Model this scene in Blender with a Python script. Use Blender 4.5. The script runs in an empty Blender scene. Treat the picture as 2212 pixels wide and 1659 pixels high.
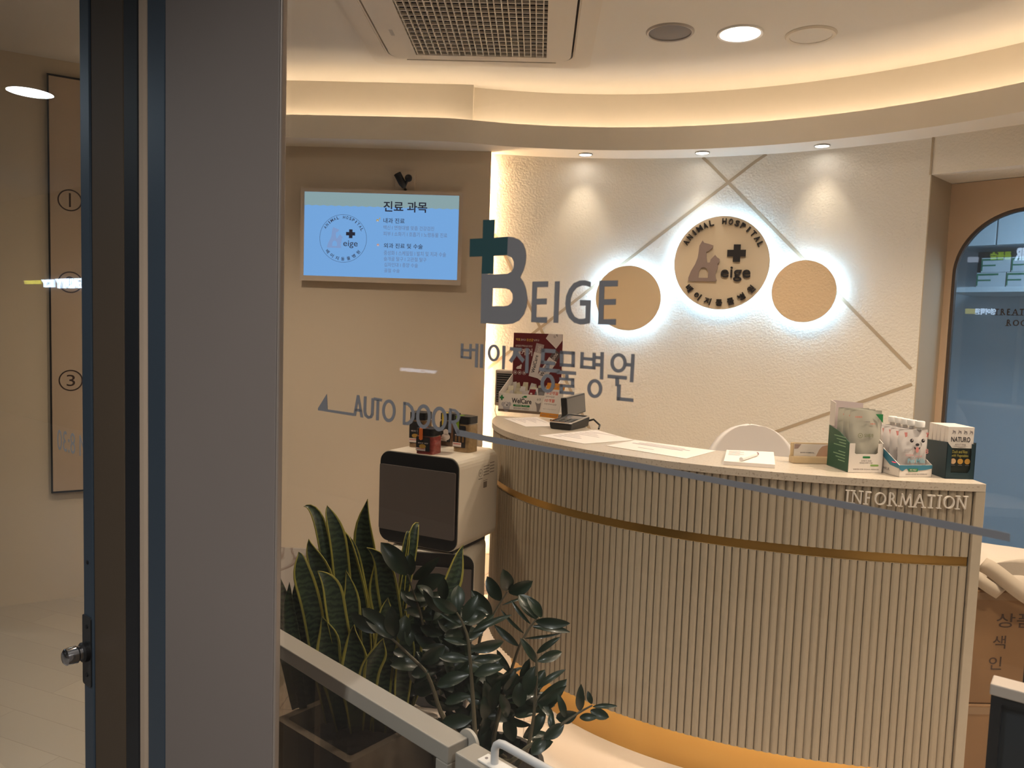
import bpy, bmesh, math, random
from mathutils import Vector, Matrix
random.seed(7)
V = Vector
PI = math.pi
COL = bpy.context.scene.collection

# ------------------------------------------------------------------ camera / sight lines
W, H, F = 2212, 1659, 1660.0
CX, CY, EYE = W/2, H/2, 1.43
PITCH, ROLL, YAW = math.atan((829.5-706)/F), math.radians(1.93), math.radians(1.8)
f0 = V((-math.sin(YAW), math.cos(YAW), 0)); r0 = V((math.cos(YAW), math.sin(YAW), 0)); ZZ = V((0, 0, 1))
FW = f0*math.cos(PITCH) - ZZ*math.sin(PITCH); u0 = f0*math.sin(PITCH) + ZZ*math.cos(PITCH)
RT = math.cos(ROLL)*r0 + math.sin(ROLL)*u0; UP = math.cos(ROLL)*u0 - math.sin(ROLL)*r0
CAM = V((0, 0, EYE))
def ray(x, y): return FW + RT*((x-CX)/F) - UP*((y-CY)/F)
def onz(x, y, z): d = ray(x, y); return CAM + d*((z-EYE)/d.z)
def onp(x, y, P, n): d = ray(x, y); return CAM + d*((V(P)-CAM).dot(n)/d.dot(n))
def ony(x, y, Y): return onp(x, y, (0, Y, 0), V((0, 1, 0)))

# ------------------------------------------------------------------ materials
def s2l(c): c /= 255.0; return c/12.92 if c <= .04045 else ((c+.055)/1.055)**2.4
def rgb(r, g, b): return (s2l(r), s2l(g), s2l(b), 1)
MATS = {}
def mat(name, col, rough=.5, metal=0, bump=0, bscale=60, var=0, vscale=8, coat=0, spec=None, emit=None, estr=0, trans=0):
    if name in MATS: return MATS[name]
    m = bpy.data.materials.new(name); m.use_nodes = True
    nt = m.node_tree; b = nt.nodes['Principled BSDF']
    b.inputs['Base Color'].default_value = col; b.inputs['Roughness'].default_value = rough
    b.inputs['Metallic'].default_value = metal
    if coat: b.inputs['Coat Weight'].default_value = coat; b.inputs['Coat Roughness'].default_value = .08
    if spec is not None: b.inputs['Specular IOR Level'].default_value = spec
    if trans: b.inputs['Transmission Weight'].default_value = trans
    if emit: b.inputs['Emission Color'].default_value = emit; b.inputs['Emission Strength'].default_value = estr
    if var or bump:
        tc = nt.nodes.new('ShaderNodeTexCoord')
    if var:
        n = nt.nodes.new('ShaderNodeTexNoise'); n.inputs['Scale'].default_value = vscale; n.inputs['Detail'].default_value = 5
        nt.links.new(tc.outputs['Object'], n.inputs['Vector'])
        mx = nt.nodes.new('ShaderNodeMix'); mx.data_type = 'RGBA'
        mx.inputs[6].default_value = tuple(c*(1-var) for c in col[:3])+(1,)
        mx.inputs[7].default_value = tuple(min(1, c*(1+var)) for c in col[:3])+(1,)
        nt.links.new(n.outputs['Fac'], mx.inputs[0]); nt.links.new(mx.outputs[2], b.inputs['Base Color'])
    if bump:
        n = nt.nodes.new('ShaderNodeTexNoise'); n.inputs['Scale'].default_value = bscale; n.inputs['Detail'].default_value = 4
        nt.links.new(tc.outputs['Object'], n.inputs['Vector'])
        bp = nt.nodes.new('ShaderNodeBump'); bp.inputs['Strength'].default_value = bump; bp.inputs['Distance'].default_value = .01
        nt.links.new(n.outputs['Fac'], bp.inputs['Height']); nt.links.new(bp.outputs['Normal'], b.inputs['Normal'])
    MATS[name] = m; return m
def emis(name, col, strength):
    if name in MATS: return MATS[name]
    m = bpy.data.materials.new(name); m.use_nodes = True; nt = m.node_tree; nt.nodes.clear()
    e = nt.nodes.new('ShaderNodeEmission'); e.inputs[0].default_value = col; e.inputs[1].default_value = strength
    o = nt.nodes.new('ShaderNodeOutputMaterial'); nt.links.new(e.outputs[0], o.inputs[0]); MATS[name] = m; return m
def glassmat(name, tint=(.97, .98, .98, 1), base=.04, haze=0, hazecol=(1, 1, 1, 1)):
    # thin architectural pane: straight-through transmission + Schlick reflection on either face
    if name in MATS: return MATS[name]
    m = bpy.data.materials.new(name); m.use_nodes = True; nt = m.node_tree; nt.nodes.clear()
    g = nt.nodes.new('ShaderNodeNewGeometry'); d = nt.nodes.new('ShaderNodeVectorMath'); d.operation = 'DOT_PRODUCT'
    nt.links.new(g.outputs['Normal'], d.inputs[0]); nt.links.new(g.outputs['Incoming'], d.inputs[1])
    def mth(op, a, b=None):
        n = nt.nodes.new('ShaderNodeMath'); n.operation = op
        for i, v in enumerate((a, b)):
            if v is None: continue
            if isinstance(v, (int, float)): n.inputs[i].default_value = v
            else: nt.links.new(v, n.inputs[i])
        return n.outputs[0]
    c = mth('ABSOLUTE', d.outputs['Value']); k = mth('POWER', mth('SUBTRACT', 1.0, c), 5.0)
    fr = mth('ADD', mth('MULTIPLY', k, 1-base), base)
    t = nt.nodes.new('ShaderNodeBsdfTransparent'); t.inputs[0].default_value = tint
    gl = nt.nodes.new('ShaderNodeBsdfGlossy'); gl.inputs['Roughness'].default_value = 0
    src = t.outputs[0]
    if haze:
        df = nt.nodes.new('ShaderNodeBsdfDiffuse'); df.inputs[0].default_value = hazecol
        mh = nt.nodes.new('ShaderNodeMixShader'); mh.inputs[0].default_value = haze
        nt.links.new(src, mh.inputs[1]); nt.links.new(df.outputs[0], mh.inputs[2]); src = mh.outputs[0]
    mx = nt.nodes.new('ShaderNodeMixShader'); nt.links.new(fr, mx.inputs[0]); nt.links.new(src, mx.inputs[1]); nt.links.new(gl.outputs[0], mx.inputs[2])
    o = nt.nodes.new('ShaderNodeOutputMaterial'); nt.links.new(mx.outputs[0], o.inputs[0]); MATS[name] = m; return m

# ------------------------------------------------------------------ mesh building
class Fr:
    """a flat frame: origin, right, up; n points out of the surface"""
    def __init__(s, o, r, u): s.o = V(o); s.r = V(r).normalized(); s.u = V(u).normalized(); s.n = s.r.cross(s.u).normalized()
    def __call__(s, x, y, z=0): return s.o + s.r*x + s.u*y + s.n*z
class MB:
    def __init__(s): s.v = []; s.f = []; s.m = []
    def raw(s, vs, fs, m=0):
        k = len(s.v); s.v += [V(p) for p in vs]
        for f in fs: s.f.append([i+k for i in f]); s.m.append(m)
        return s
    def box(s, a, b, m=0, M=None):
        x0, y0, z0 = a; x1, y1, z1 = b
        vs = [V(p) for p in ((x0,y0,z0),(x1,y0,z0),(x1,y1,z0),(x0,y1,z0),(x0,y0,z1),(x1,y0,z1),(x1,y1,z1),(x0,y1,z1))]
        if M is not None: vs = [M @ p if isinstance(M, Matrix) else M(*p) for p in vs]
        return s.raw(vs, [(0,3,2,1),(4,5,6,7),(0,1,5,4),(1,2,6,5),(2,3,7,6),(3,0,4,7)], m)
    def quadprism(s, pts, h, m=0):
        """4+ plan points (z kept) extruded up by h"""
        n = len(pts); vs = [V(p) for p in pts] + [V(p)+V((0,0,h)) for p in pts]
        fs = [tuple(range(n-1,-1,-1)), tuple(range(n,2*n))] + [(i,(i+1)%n,n+(i+1)%n,n+i) for i in range(n)]
        return s.raw(vs, fs, m)
    def cyl(s, c, r, h, m=0, seg=32, r2=None, axis=None, M=None):
        r2 = r if r2 is None else r2; vs = []
        for k, (rr, z) in enumerate(((r, 0), (r2, h))):
            for i in range(seg):
                a = 2*PI*i/seg; vs.append(V((rr*math.cos(a), rr*math.sin(a), z)))
        if axis is not None:
            q = V((0,0,1)).rotation_difference(V(axis)).to_matrix(); vs = [q @ p for p in vs]
        vs = [p+V(c) for p in vs]
        if M is not None: vs = [M(*p) for p in vs]
        return s.raw(vs, [tuple(range(seg-1,-1,-1)), tuple(range(seg,2*seg))]+[(i,(i+1)%seg,seg+(i+1)%seg,seg+i) for i in range(seg)], m)
    def lathe(s, prof, c=(0,0,0), m=0, seg=32, axis=None, close=True):
        vs = []; n = len(prof)
        for i in range(seg):
            a = 2*PI*i/seg
            for r, z in prof: vs.append(V((r*math.cos(a), r*math.sin(a), z)))
        if axis is not None:
            q = V((0,0,1)).rotation_difference(V(axis)).to_matrix(); vs = [q @ p for p in vs]
        vs = [p+V(c) for p in vs]; fs = []
        for i in range(seg):
            j = (i+1) % seg
            for k in range(n-1): fs.append((i*n+k, j*n+k, j*n+k+1, i*n+k+1))
        if close:
            if prof[0][0] > 1e-6: fs.append(tuple(i*n for i in range(seg-1,-1,-1)))
            if prof[-1][0] > 1e-6: fs.append(tuple(i*n+n-1 for i in range(seg)))
        return s.raw(vs, fs, m)
    def tube(s, path, r, m=0, seg=10):
        P = [V(p) for p in path]; n = len(P); vs = []; up = None
        for i, p in enumerate(P):
            t = (P[min(i+1,n-1)]-P[max(i-1,0)]).normalized()
            if up is None: up = t.orthogonal().normalized()
            up = (up - t*up.dot(t)).normalized(); w = t.cross(up)
            rr = r[i] if isinstance(r, (list, tuple)) else r
            for k in range(seg): a = 2*PI*k/seg; vs.append(p+(up*math.cos(a)+w*math.sin(a))*rr)
        fs = [(i*seg+k, i*seg+(k+1)%seg, (i+1)*seg+(k+1)%seg, (i+1)*seg+k) for i in range(n-1) for k in range(seg)]
        fs += [tuple(range(seg-1,-1,-1)), tuple((n-1)*seg+k for k in range(seg))]
        return s.raw(vs, fs, m)
    def strip(s, rows, m=0, closed=False):
        """rows: list of equal-length point lists, quads between successive rows"""
        n = len(rows[0]); vs = [p for r in rows for p in r]; fs = []
        for i in range(len(rows)-1):
            for k in range(n-1): fs.append((i*n+k, i*n+k+1, (i+1)*n+k+1, (i+1)*n+k))
        return s.raw(vs, fs, m)
    def flat(s, loops, fr, z=0, th=.0006, m=0):
        """filled 2D loops (holes allowed) laid on a frame"""
        cu = bpy.data.curves.new('t', 'CURVE'); cu.dimensions = '2D'; cu.fill_mode = 'BOTH'; cu.extrude = th/2
        for L in loops:
            sp = cu.splines.new('POLY'); sp.points.add(len(L)-1); sp.use_cyclic_u = True
            for q, p in zip(sp.points, L): q.co = (p[0], p[1], 0, 1)
        return s._cv(cu, lambda p: fr(p.x, p.y, z+th/2+p.z), m)
    def _cv(s, cu, fn, m):
        o = bpy.data.objects.new('t', cu); me = bpy.data.meshes.new_from_object(o)
        s.raw([fn(v.co) for v in me.vertices], [tuple(p.vertices) for p in me.polygons], m)
        bpy.data.objects.remove(o); bpy.data.meshes.remove(me); bpy.data.curves.remove(cu); return s
    def text(s, txt, fr, x0, y0, x1, y1, z=0, th=.0006, m=0, bold=0, mirror=False, shear=0, res=4):
        """text fitted into a box of the frame"""
        cu = bpy.data.curves.new('t', 'FONT'); cu.body = txt; cu.size = 1; cu.offset = bold; cu.resolution_u = res; cu.shear = shear
        o = bpy.data.objects.new('t', cu); me = bpy.data.meshes.new_from_object(o)
        if not me.vertices: return s
        xs = [v.co.x for v in me.vertices]; ys = [v.co.y for v in me.vertices]
        a, b, c, d = min(xs), max(xs), min(ys), max(ys); bpy.data.meshes.remove(me)
        sx = (x1-x0)/(b-a or 1); sy = (y1-y0)/(d-c or 1); cu.extrude = .5
        def fn(p):
            X = (p.x-a)*sx
            if mirror: X = (x1-x0)-X
            return fr(x0+X, y0+(p.y-c)*sy, z+th*(p.z+.5))
        bpy.data.objects.remove(o); return s._cv(cu, fn, m)
    def build(s, name, mats, parent=None, smooth=False, bevel=0, loc=None, seg=2, weld=False):
        me = bpy.data.meshes.new(name); me.from_pydata([tuple(p) for p in s.v], [], s.f)
        for m in (mats if isinstance(mats, (list, tuple)) else [mats]): me.materials.append(m)
        for p, i in zip(me.polygons, s.m): p.material_index = i
        bm = bmesh.new(); bm.from_mesh(me)
        if weld: bmesh.ops.remove_doubles(bm, verts=bm.verts, dist=1e-5)
        bmesh.ops.recalc_face_normals(bm, faces=bm.faces); bm.to_mesh(me); bm.free()
        o = bpy.data.objects.new(name, me); COL.objects.link(o)
        if smooth:
            for p in me.polygons: p.use_smooth = True
            md = o.modifiers.new('edge', 'EDGE_SPLIT'); md.split_angle = math.radians(40)
        if bevel:
            md = o.modifiers.new('bevel', 'BEVEL'); md.width = bevel; md.segments = seg; md.limit_method = 'ANGLE'; md.angle_limit = math.radians(40)
        if parent: o.parent = parent
        if loc is not None: o.location = loc
        return o
def thing(name, label, cat, loc=(0,0,0), rz=0, group=None):
    o = bpy.data.objects.new(name, None); COL.objects.link(o); o.empty_display_size = .05
    o.location = loc; o.rotation_euler = (0, 0, rz); return tag(o, label, cat, group)
def tag(o, label, cat, group=None, kind=None):
    o['label'] = label; o['category'] = cat
    if group: o['group'] = group
    if kind: o['kind'] = kind
    return o
def struct(o, label=None, cat=None):
    o['kind'] = 'structure'
    if label: o['label'] = label
    if cat: o['category'] = cat
    return o
def dup(root, loc, rz=None, label=None, group=None):
    r = root.copy(); COL.objects.link(r); r.location = loc
    if rz is not None: r.rotation_euler = (0, 0, rz)
    if label: r['label'] = label
    if group: r['group'] = group
    for ch in list(root.children):
        c = ch.copy(); COL.objects.link(c); c.parent = r
        for g in list(ch.children):
            d = g.copy(); COL.objects.link(d); d.parent = c
    return r
def circ(cx, cy, rx, ry=None, n=48, a0=0): ry = rx if ry is None else ry; return [(cx+rx*math.cos(2*PI*i/n+a0), cy+ry*math.sin(2*PI*i/n+a0)) for i in range(n)]
def rect(x0, y0, x1, y1): return [(x0,y0),(x1,y0),(x1,y1),(x0,y1)]
def rrect(x0, y0, x1, y1, r, n=6):
    out = []
    for cx, cy, a in ((x1-r,y0+r,-PI/2),(x1-r,y1-r,0),(x0+r,y1-r,PI/2),(x0+r,y0+r,PI)):
        for i in range(n+1): t = a+PI/2*i/n; out.append((cx+r*math.cos(t), cy+r*math.sin(t)))
    return out
def stroke(p, q, w):
    p = V((p[0],p[1])); q = V((q[0],q[1])); d = (q-p).normalized(); n = V((-d.y, d.x))*w/2
    return [tuple(p-n), tuple(q-n), tuple(q+n), tuple(p+n)]

# ------------------------------------------------------------------ palette
plaster = mat('cream_paint', (.78,.72,.63,1), .7, bump=.03, bscale=90)
ceilm = mat('ceiling_paint', (.74,.70,.64,1), .75)
tvwallm = mat('taupe_wallpaper', (.70,.59,.455,1), .75, bump=.03, bscale=120)
featm = mat('stucco_wall', (.80,.75,.66,1), .72, bump=.32, bscale=95)
groovem = mat('groove_tan', (.46,.37,.26,1), .8)
white = mat('white_plastic', (.82,.80,.77,1), .4)
offw = mat('ivory_plastic', (.72,.66,.57,1), .45)
black = mat('black_plastic', (.012,.012,.013,1), .4)
darkg = mat('dark_grey', (.05,.05,.055,1), .5)
gold = mat('brass', (.72,.42,.12,1), .22, 1)
alu = mat('slate_aluminium', (.06,.085,.115,1), .42, .3)
alu2 = mat('brushed_aluminium', (.45,.42,.38,1), .35, .8)
taupe = mat('taupe_panel', (.21,.18,.165,1), .55, var=.06, vscale=2.5)
chrome = mat('chrome', (.7,.7,.72,1), .12, 1)
paper = mat('paper', (.84,.78,.74,1), .6)
ink = mat('ink', (.03,.025,.03,1), .6)
inkg = mat('grey_ink', (.25,.22,.22,1), .6)
PANE = glassmat('clear_glass')
WARM = (1, .66, .37, 1)

# ------------------------------------------------------------------ the setting
ZC, ZS, ZL, ZT = 2.62, 2.31, 2.42, 1.03        # ceiling, soffit, lip top, counter top
AC0 = V((.172, 1.815)); RW, RL, RC = 2.235, 2.05, 2.195
def arc(R, a0, a1, n=60): return [V((AC0.x+R*math.cos(math.radians(a0+(a1-a0)*i/n)), AC0.y+R*math.sin(math.radians(a0+(a1-a0)*i/n)))) for i in range(n+1)]
def p3(p, z): return V((p[0], p[1], z))
S2 = math.sqrt(.5); D0 = V((1.681, 3.46)); DR = V((S2, -S2)); DP = V((S2, S2))
def DW(t, z, dep=0): q = D0+DR*t+DP*dep; return V((q.x, q.y, z))
GA = math.radians(53.7); GD = V((math.sin(GA), -math.cos(GA), 0)); GN = V((-math.cos(GA), -math.sin(GA), 0))   # glass line, outward normal
G0 = V((0, 1.0, 0)); GF = Fr(G0, GD, ZZ)          # GF(s, z, out)
def ong(x, y): q = onp(x, y, G0, GN); return ((q-G0).dot(GD), q.z)

# floors
fl = bpy.data.materials.new('floor_tile'); fl.use_nodes = True; nt = fl.node_tree; b = nt.nodes['Principled BSDF']
tc = nt.nodes.new('ShaderNodeTexCoord'); br = nt.nodes.new('ShaderNodeTexBrick'); br.offset = 0
br.inputs['Color1'].default_value = (.70,.60,.51,1); br.inputs['Color2'].default_value = (.68,.585,.50,1); br.inputs['Mortar'].default_value = (.45,.38,.32,1)
br.inputs['Scale'].default_value = 1; br.inputs['Mortar Size'].default_value = .0025; br.inputs['Brick Width'].default_value = .9; br.inputs['Row Height'].default_value = .9
nz = nt.nodes.new('ShaderNodeTexNoise'); nz.inputs['Scale'].default_value = 9; nz.inputs['Detail'].default_value = 8
rp = nt.nodes.new('ShaderNodeValToRGB'); rp.color_ramp.elements[0].position = .66; rp.color_ramp.elements[1].position = .72
mx = nt.nodes.new('ShaderNodeMix'); mx.data_type = 'RGBA'; mx.inputs[7].default_value = (.55,.36,.26,1)
nt.links.new(tc.outputs['Object'], br.inputs['Vector']); nt.links.new(tc.outputs['Object'], nz.inputs['Vector'])
nt.links.new(nz.outputs['Fac'], rp.inputs[0]); nt.links.new(rp.outputs[0], mx.inputs[0]); nt.links.new(br.outputs['Color'], mx.inputs[6])
nt.links.new(mx.outputs[2], b.inputs['Base Color']); b.inputs['Roughness'].default_value = .22
wf = bpy.data.materials.new('floor_planks'); wf.use_nodes = True; nt = wf.node_tree; b = nt.nodes['Principled BSDF']
tc = nt.nodes.new('ShaderNodeTexCoord'); mp = nt.nodes.new('ShaderNodeMapping'); mp.inputs['Rotation'].default_value = (0,0,.35)
br = nt.nodes.new('ShaderNodeTexBrick'); br.offset = .37
br.inputs['Color1'].default_value = (.46,.40,.31,1); br.inputs['Color2'].default_value = (.38,.33,.26,1); br.inputs['Mortar'].default_value = (.30,.25,.19,1)
br.inputs['Scale'].default_value = 1; br.inputs['Mortar Size'].default_value = .0012; br.inputs['Brick Width'].default_value = 1.1; br.inputs['Row Height'].default_value = .14
nt.links.new(tc.outputs['Object'], mp.inputs[0]); nt.links.new(mp.outputs[0], br.inputs['Vector']); nt.links.new(br.outputs['Color'], b.inputs['Base Color']); b.inputs['Roughness'].default_value = .35
def gpt(s, out=0): q = G0+GD*s+GN*out; return V((q.x, q.y, 0))
m = MB(); gx = gpt(-1.18)
m.quadprism([(gx.x,gx.y,-.05), tuple(gpt(2.6)-ZZ*.05), (3.6,2.6,-.05), (3.6,4.8,-.05), (gx.x,4.8,-.05)], .05)
struct(m.build('floor', fl))
m = MB(); m.quadprism([tuple(gpt(-4.6)-ZZ*.05), (gx.x,gx.y,-.05), (gx.x,4.8,-.05), (-4.2,4.8,-.05)], .05)
struct(m.build('floor_left', wf))
m = MB(); m.quadprism([tuple(gpt(-12)-ZZ*.05), tuple(gpt(-12,3.3)-ZZ*.05), tuple(gpt(4,3.3)-ZZ*.05), tuple(gpt(4)-ZZ*.05)], .05)
struct(m.build('floor_corridor', mat('corridor_tile', (.16,.15,.14,1), .3)))
# ceiling: a flat slab over the room, bounded by the glass line
m = MB(); m.quadprism([tuple(gpt(-4.6)+ZZ*ZC), tuple(gpt(2.6)+ZZ*ZC), (3.6,2.0,ZC), (3.6,4.8,ZC), (-4.2,4.8,ZC)], .06)
struct(m.build('ceiling', ceilm))
m = MB(); m.quadprism([tuple(gpt(-12)+ZZ*2.9), tuple(gpt(-12,3.3)+ZZ*2.9), tuple(gpt(4,3.3)+ZZ*2.9), tuple(gpt(4)+ZZ*2.9)], .06)
struct(m.build('ceiling_corridor', mat('corridor_ceiling', (.30,.29,.28,1), .8)))
m = MB(); m.box((-12,0,3.2),(4,2.9,3.3), M=lambda x,y,z: GF(x,y,z)); struct(m.build('wall_corridor', mat('corridor_wall', (.10,.09,.085,1), .5)))
m = MB(); m.box((-4.6,2.5,-.06),(2.6,2.96,.06), M=lambda x,y,z: GF(x,y,z)); struct(m.build('trim_1', mat('header', (.2,.18,.17,1), .5)))

# soffit with lip and cove trough
lipL = [V(p) for p in ((-2.6,3.775),(-1.9,3.775),(-1.2,3.773),(-.75,3.767),(-.55,3.764),(-.46,3.768),(-.38,3.783),(-.29,3.808),(-.22,3.826))]
lip = lipL + arc(RL, 99.3, -25, 72)
def offset(P, d):
    out = []
    for i, p in enumerate(P):
        t = (P[min(i+1,len(P)-1)]-P[max(i-1,0)]).normalized(); out.append(p+V((-t.y, t.x))*d)
    return out
back = offset(lip, .34); inn = offset(lip, .02)
rows = []
for a, c, d in zip(lip, inn, back): rows.append([p3(d,ZS), p3(a,ZS), p3(a,ZL), p3(c,ZL), p3(c,ZS+.025), p3(d,ZS+.025)])
m = MB().strip(rows); struct(m.build('ceiling_soffit', plaster, smooth=True))
# upright back of the cove
cv = [V((-2.6,3.9)), V((-.363,3.9)), V((-.363,3.945))] + arc(RC, 103.6, -25, 70)
m = MB(); m.strip([[p3(p,ZS+.02), p3(p,ZC)] for p in cv]); struct(m.build('wall_cove', plaster))
# glowing strip lying in the trough behind the lip
led = emis('warm_led', (1,.74,.49,1), 20.5)
sp = offset(lip, .085); sq = offset(lip, .101)
m = MB(); m.strip([[p3(a,ZS+.068), p3(c,ZS+.068)] for a, c in zip(sp[1:], sq[1:])], 0); 
rows = [[p3(a,ZS+.026), p3(a,ZS+.0675), p3(c,ZS+.0675), p3(c,ZS+.026)] for a, c in zip(sp[1:], sq[1:])]; m.strip(rows, 1)
tag(m.build('led_strip', [led, white]), 'warm glowing LED strip hidden in the curved ceiling cove', 'light')

# feature wall: concave stucco with routed grooves
aw = arc(RW, 106.5, 47.4, 80)
m = MB()
m.strip([[p3(p,0), p3(p,ZS+.02)] for p in aw], 0)
out = offset(aw, .06); m.strip([[p3(p,0), p3(p,ZS+.02)] for p in out], 0)
def oncyl(x, y, R=RW-.0012):
    d = ray(x, y); o = V((-AC0.x, -AC0.y)); a = d.x*d.x+d.y*d.y; bb = 2*(o.x*d.x+o.y*d.y); k = o.dot(o)-R*R
    t = (-bb+math.sqrt(bb*bb-4*a*k))/2/a; return CAM+d*t
for (x0,y0),(x1,y1) in (((1518,338),(1968,797)), ((1656,330),(1048,800)), ((1068,505),(1275,930)), ((1970,830),(1640,945))):
    n = 24; A = [oncyl(x0+(x1-x0)*i/n, y0+(y1-y0)*i/n) for i in range(n+1)]; rows = []
    for i, p in enumerate(A):
        p.z = min(p.z, ZS); t = (A[min(i+1,n)]-A[max(i-1,0)]).normalized(); rad = V((p.x-AC0.x, p.y-AC0.y, 0)).normalized()
        s = rad.cross(t).normalized()*.0072; rows.append([p-s, p+s])
    m.strip(rows, 1)
struct(m.build('wall_feature', [featm, groovem], smooth=True))
# television wall, a panel whose right edge hides a glowing strip
m = MB(); m.box((-2.2,3.955,0),(-.268,3.972,ZS+.01)); struct(m.build('wall_television', tvwallm))
m = MB(); m.box((-2.2,4.03,0),(-.30,4.06,ZS+.01)); struct(m.build('wall_behind', plaster))
m = MB(); m.box((-.292,3.977,.06),(-.286,3.989,ZS-.02), 0); m.box((-.298,3.9725,.06),(-.292,3.993,ZS-.02), 1)
tag(m.build('led_strip', [emis('warm_led_edge', (1,.66,.36,1), 72.0), white]), 'warm upright LED strip behind the right edge of the television wall', 'light')
# marble skirting
mar = mat('marble', (.50,.44,.40,1), .2); nt = mar.node_tree; b = nt.nodes['Principled BSDF']
tc = nt.nodes.new('ShaderNodeTexCoord'); n = nt.nodes.new('ShaderNodeTexNoise'); n.inputs['Scale'].default_value = 5; n.inputs['Detail'].default_value = 9; n.inputs['Distortion'].default_value = 1.4
r = nt.nodes.new('ShaderNodeValToRGB'); e = r.color_ramp.elements; e[0].position = .47; e[0].color = (.56,.50,.45,1); e[1].position = .53; e[1].color = (.56,.50,.45,1); k = e.new(.5); k.color = (.30,.22,.18,1)
nt.links.new(tc.outputs['Object'], n.inputs['Vector']); nt.links.new(n.outputs['Fac'], r.inputs[0]); nt.links.new(r.outputs[0], b.inputs['Base Color'])
m = MB(); m.box((-2.2,3.945,0),(-.268,3.9545,.225)); struct(m.build('baseboard_television', mar))
m = MB(); ai = arc(RW-.012, 104.5, 48, 40); m.strip([[p3(p,0), p3(p,.225), p3(q,.225)] for p, q in zip(ai, arc(RW-.001, 104.5, 48, 40))]); struct(m.build('baseboard_feature', mar))
# angled wall behind the left door
LP = V((-2.36,3.65)); LD = V((.85,.527)).normalized(); LN = V((LD.y,-LD.x,0)); LF = Fr((LP.x,LP.y,0), (LD.x,LD.y,0), ZZ)
m = MB(); m.box((-.8,0,-.06),(1.1,ZC,0), M=lambda x,y,z: LF(x,y,z)); struct(m.build('wall_left', mat('left_wallpaper', (.62,.52,.38,1), .7, bump=.03, bscale=100)))

# wall with the treatment room door
DF = Fr((D0.x,D0.y,0), (DR.x,DR.y,0), ZZ)       # DF(t, z, towards the room)
OW = .70
m = MB(); f = lambda x,y,z: DF(x,y,z)
m.box((0,2.15,-.28),(1.5,ZS+.02,0), M=f)        # lintel
m.box((OW,0,-.28),(1.5,2.15,0), M=f)            # right of the opening
m.box((-.03,0,-.28),(0,2.15,-.004), M=f)        # left reveal
struct(m.build('wall_door', featm))
m = MB(); m.box((-.004,2.15,.0005),(.004,ZS,.0025), M=f); m.box((0,0,-.262),(.004,2.15,-.002), M=f)
struct(m.build('trim_2', groovem))
oak = mat('door_wood', (.70,.52,.36,1), .55, var=.12, vscale=3)
door = thing('door_2', 'brown treatment room door with a tall arched glass', 'door', (0,0,0)); struct(door)
arch = lambda r, z0: [(.318-r, z0), (.318+r, z0)] + [(.318+r*math.cos(PI*i/32), 1.735+r*math.sin(PI*i/32)) for i in range(33)]
frm = Fr(DF(0,0,-.30), (DR.x,DR.y,0), ZZ)
MB().flat([rect(0.004,.01,OW-.004,2.148), arch(.285,.16)], frm, 0, .04).build('door_panel', oak, door)
MB().flat([arch(.284,.161), arch(.272,.172)], frm, .006, .03).build('door_bead', mat('dark_bead', (.10,.07,.05,1), .5), door)
MB().flat([arch(.273,.171)], frm, .015, .006).build('door_glass', glassmat('frosted_blue', (.70,.78,.84,1), .04, .12, (.30,.36,.42,1)), door)

# treatment room beyond
bl = mat('cool_wall', (.42,.46,.49,1), .6)
m = MB(); f = lambda x,y,z: DF(x,y,z)
m.box((-1.2,0,-2.05),(2.2,2.5,-2.0), M=f); m.box((-1.25,0,-2.0),(-1.2,2.5,-.32), M=f); m.box((2.2,0,-2.0),(2.25,2.5,-.32), M=f)
m.box((-1.2,0,-.35),(-.035,2.5,-.32), M=f); m.box((1.52,0,-.35),(2.2,2.5,-.32), M=f); m.box((-.035,2.15,-.35),(1.52,2.5,-.32), M=f)
struct(m.build('wall_treatment', bl))
m = MB(); m.box((-1.25,2.5,-2.05),(2.25,2.55,-.3), M=f); struct(m.build('ceiling_treatment', bl))
m = MB(); m.box((-1.25,-.05,-2.05),(2.25,-.001,-.285), M=f); struct(m.build('floor_treatment', bl))

# ------------------------------------------------------------------ shopfront
win = thing('window_1', 'clear fixed shopfront glass carrying the grey lettering', 'window', (0,0,0)); struct(win)
fG = lambda x,y,z: GF(x,y,z)
MB().box((-.55,.02,-.010),(1.7,2.5,0), M=fG).build('glass_pane', PANE, win)
def sbox(name, s0, s1, z0, z1, o0, o1, mt, bevel=.003, parent=None):
    return MB().box((s0,z0,o0),(s1,z1,o1), M=fG).build(name, mt, parent, bevel=bevel)
struct(sbox('trim_3', -.951, -.566, 0, 2.5, -.010, .002, taupe))
struct(sbox('trim_4', -.5655, -.5600, 0, 2.5, -.010, .002, mat('warm_trim', (.36,.31,.27,1), .4, .3)))
struct(sbox('trim_5', -1.024, -.9515, 0, 2.5, -.05, .002, alu))
struct(sbox('trim_6', -1.066, -1.0245, 0, 2.5, -.05, .004, mat('seal_strip', (.46,.36,.27,1), .7), .012))
struct(sbox('trim_7', -1.13, -1.0665, 0, 2.5, -.06, .001, mat('dark_jamb_edge', (.013,.014,.017,1), .5)))
struct(sbox('trim_8', -1.286, -1.1305, 0, 2.5, -.06, .001, mat('dark_jamb', (.085,.06,.038,1), .6, var=.15, vscale=2)))
d1 = thing('door_1', 'glass door leaf with slate aluminium stile and lock at the left edge', 'door', (0,0,0)); struct(d1)
st = sbox('stile', -1.337, -1.287, .05, 2.5, -.045, .004, alu, .003, d1)
MB().box((-2.6,.05,-.026),(-1.338,2.5,-.016), M=fG).build('glass_pane', PANE, d1)
sl, zl = -1.313, .612
lk = MB().flat([rrect(sl-.024, zl-.085, sl+.02, zl+.088, .006)], GF, .0045, .003).build('lock_plate', mat('lock_steel', (.09,.095,.10,1), .35, .8), d1, bevel=.001)
m = MB()
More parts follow.
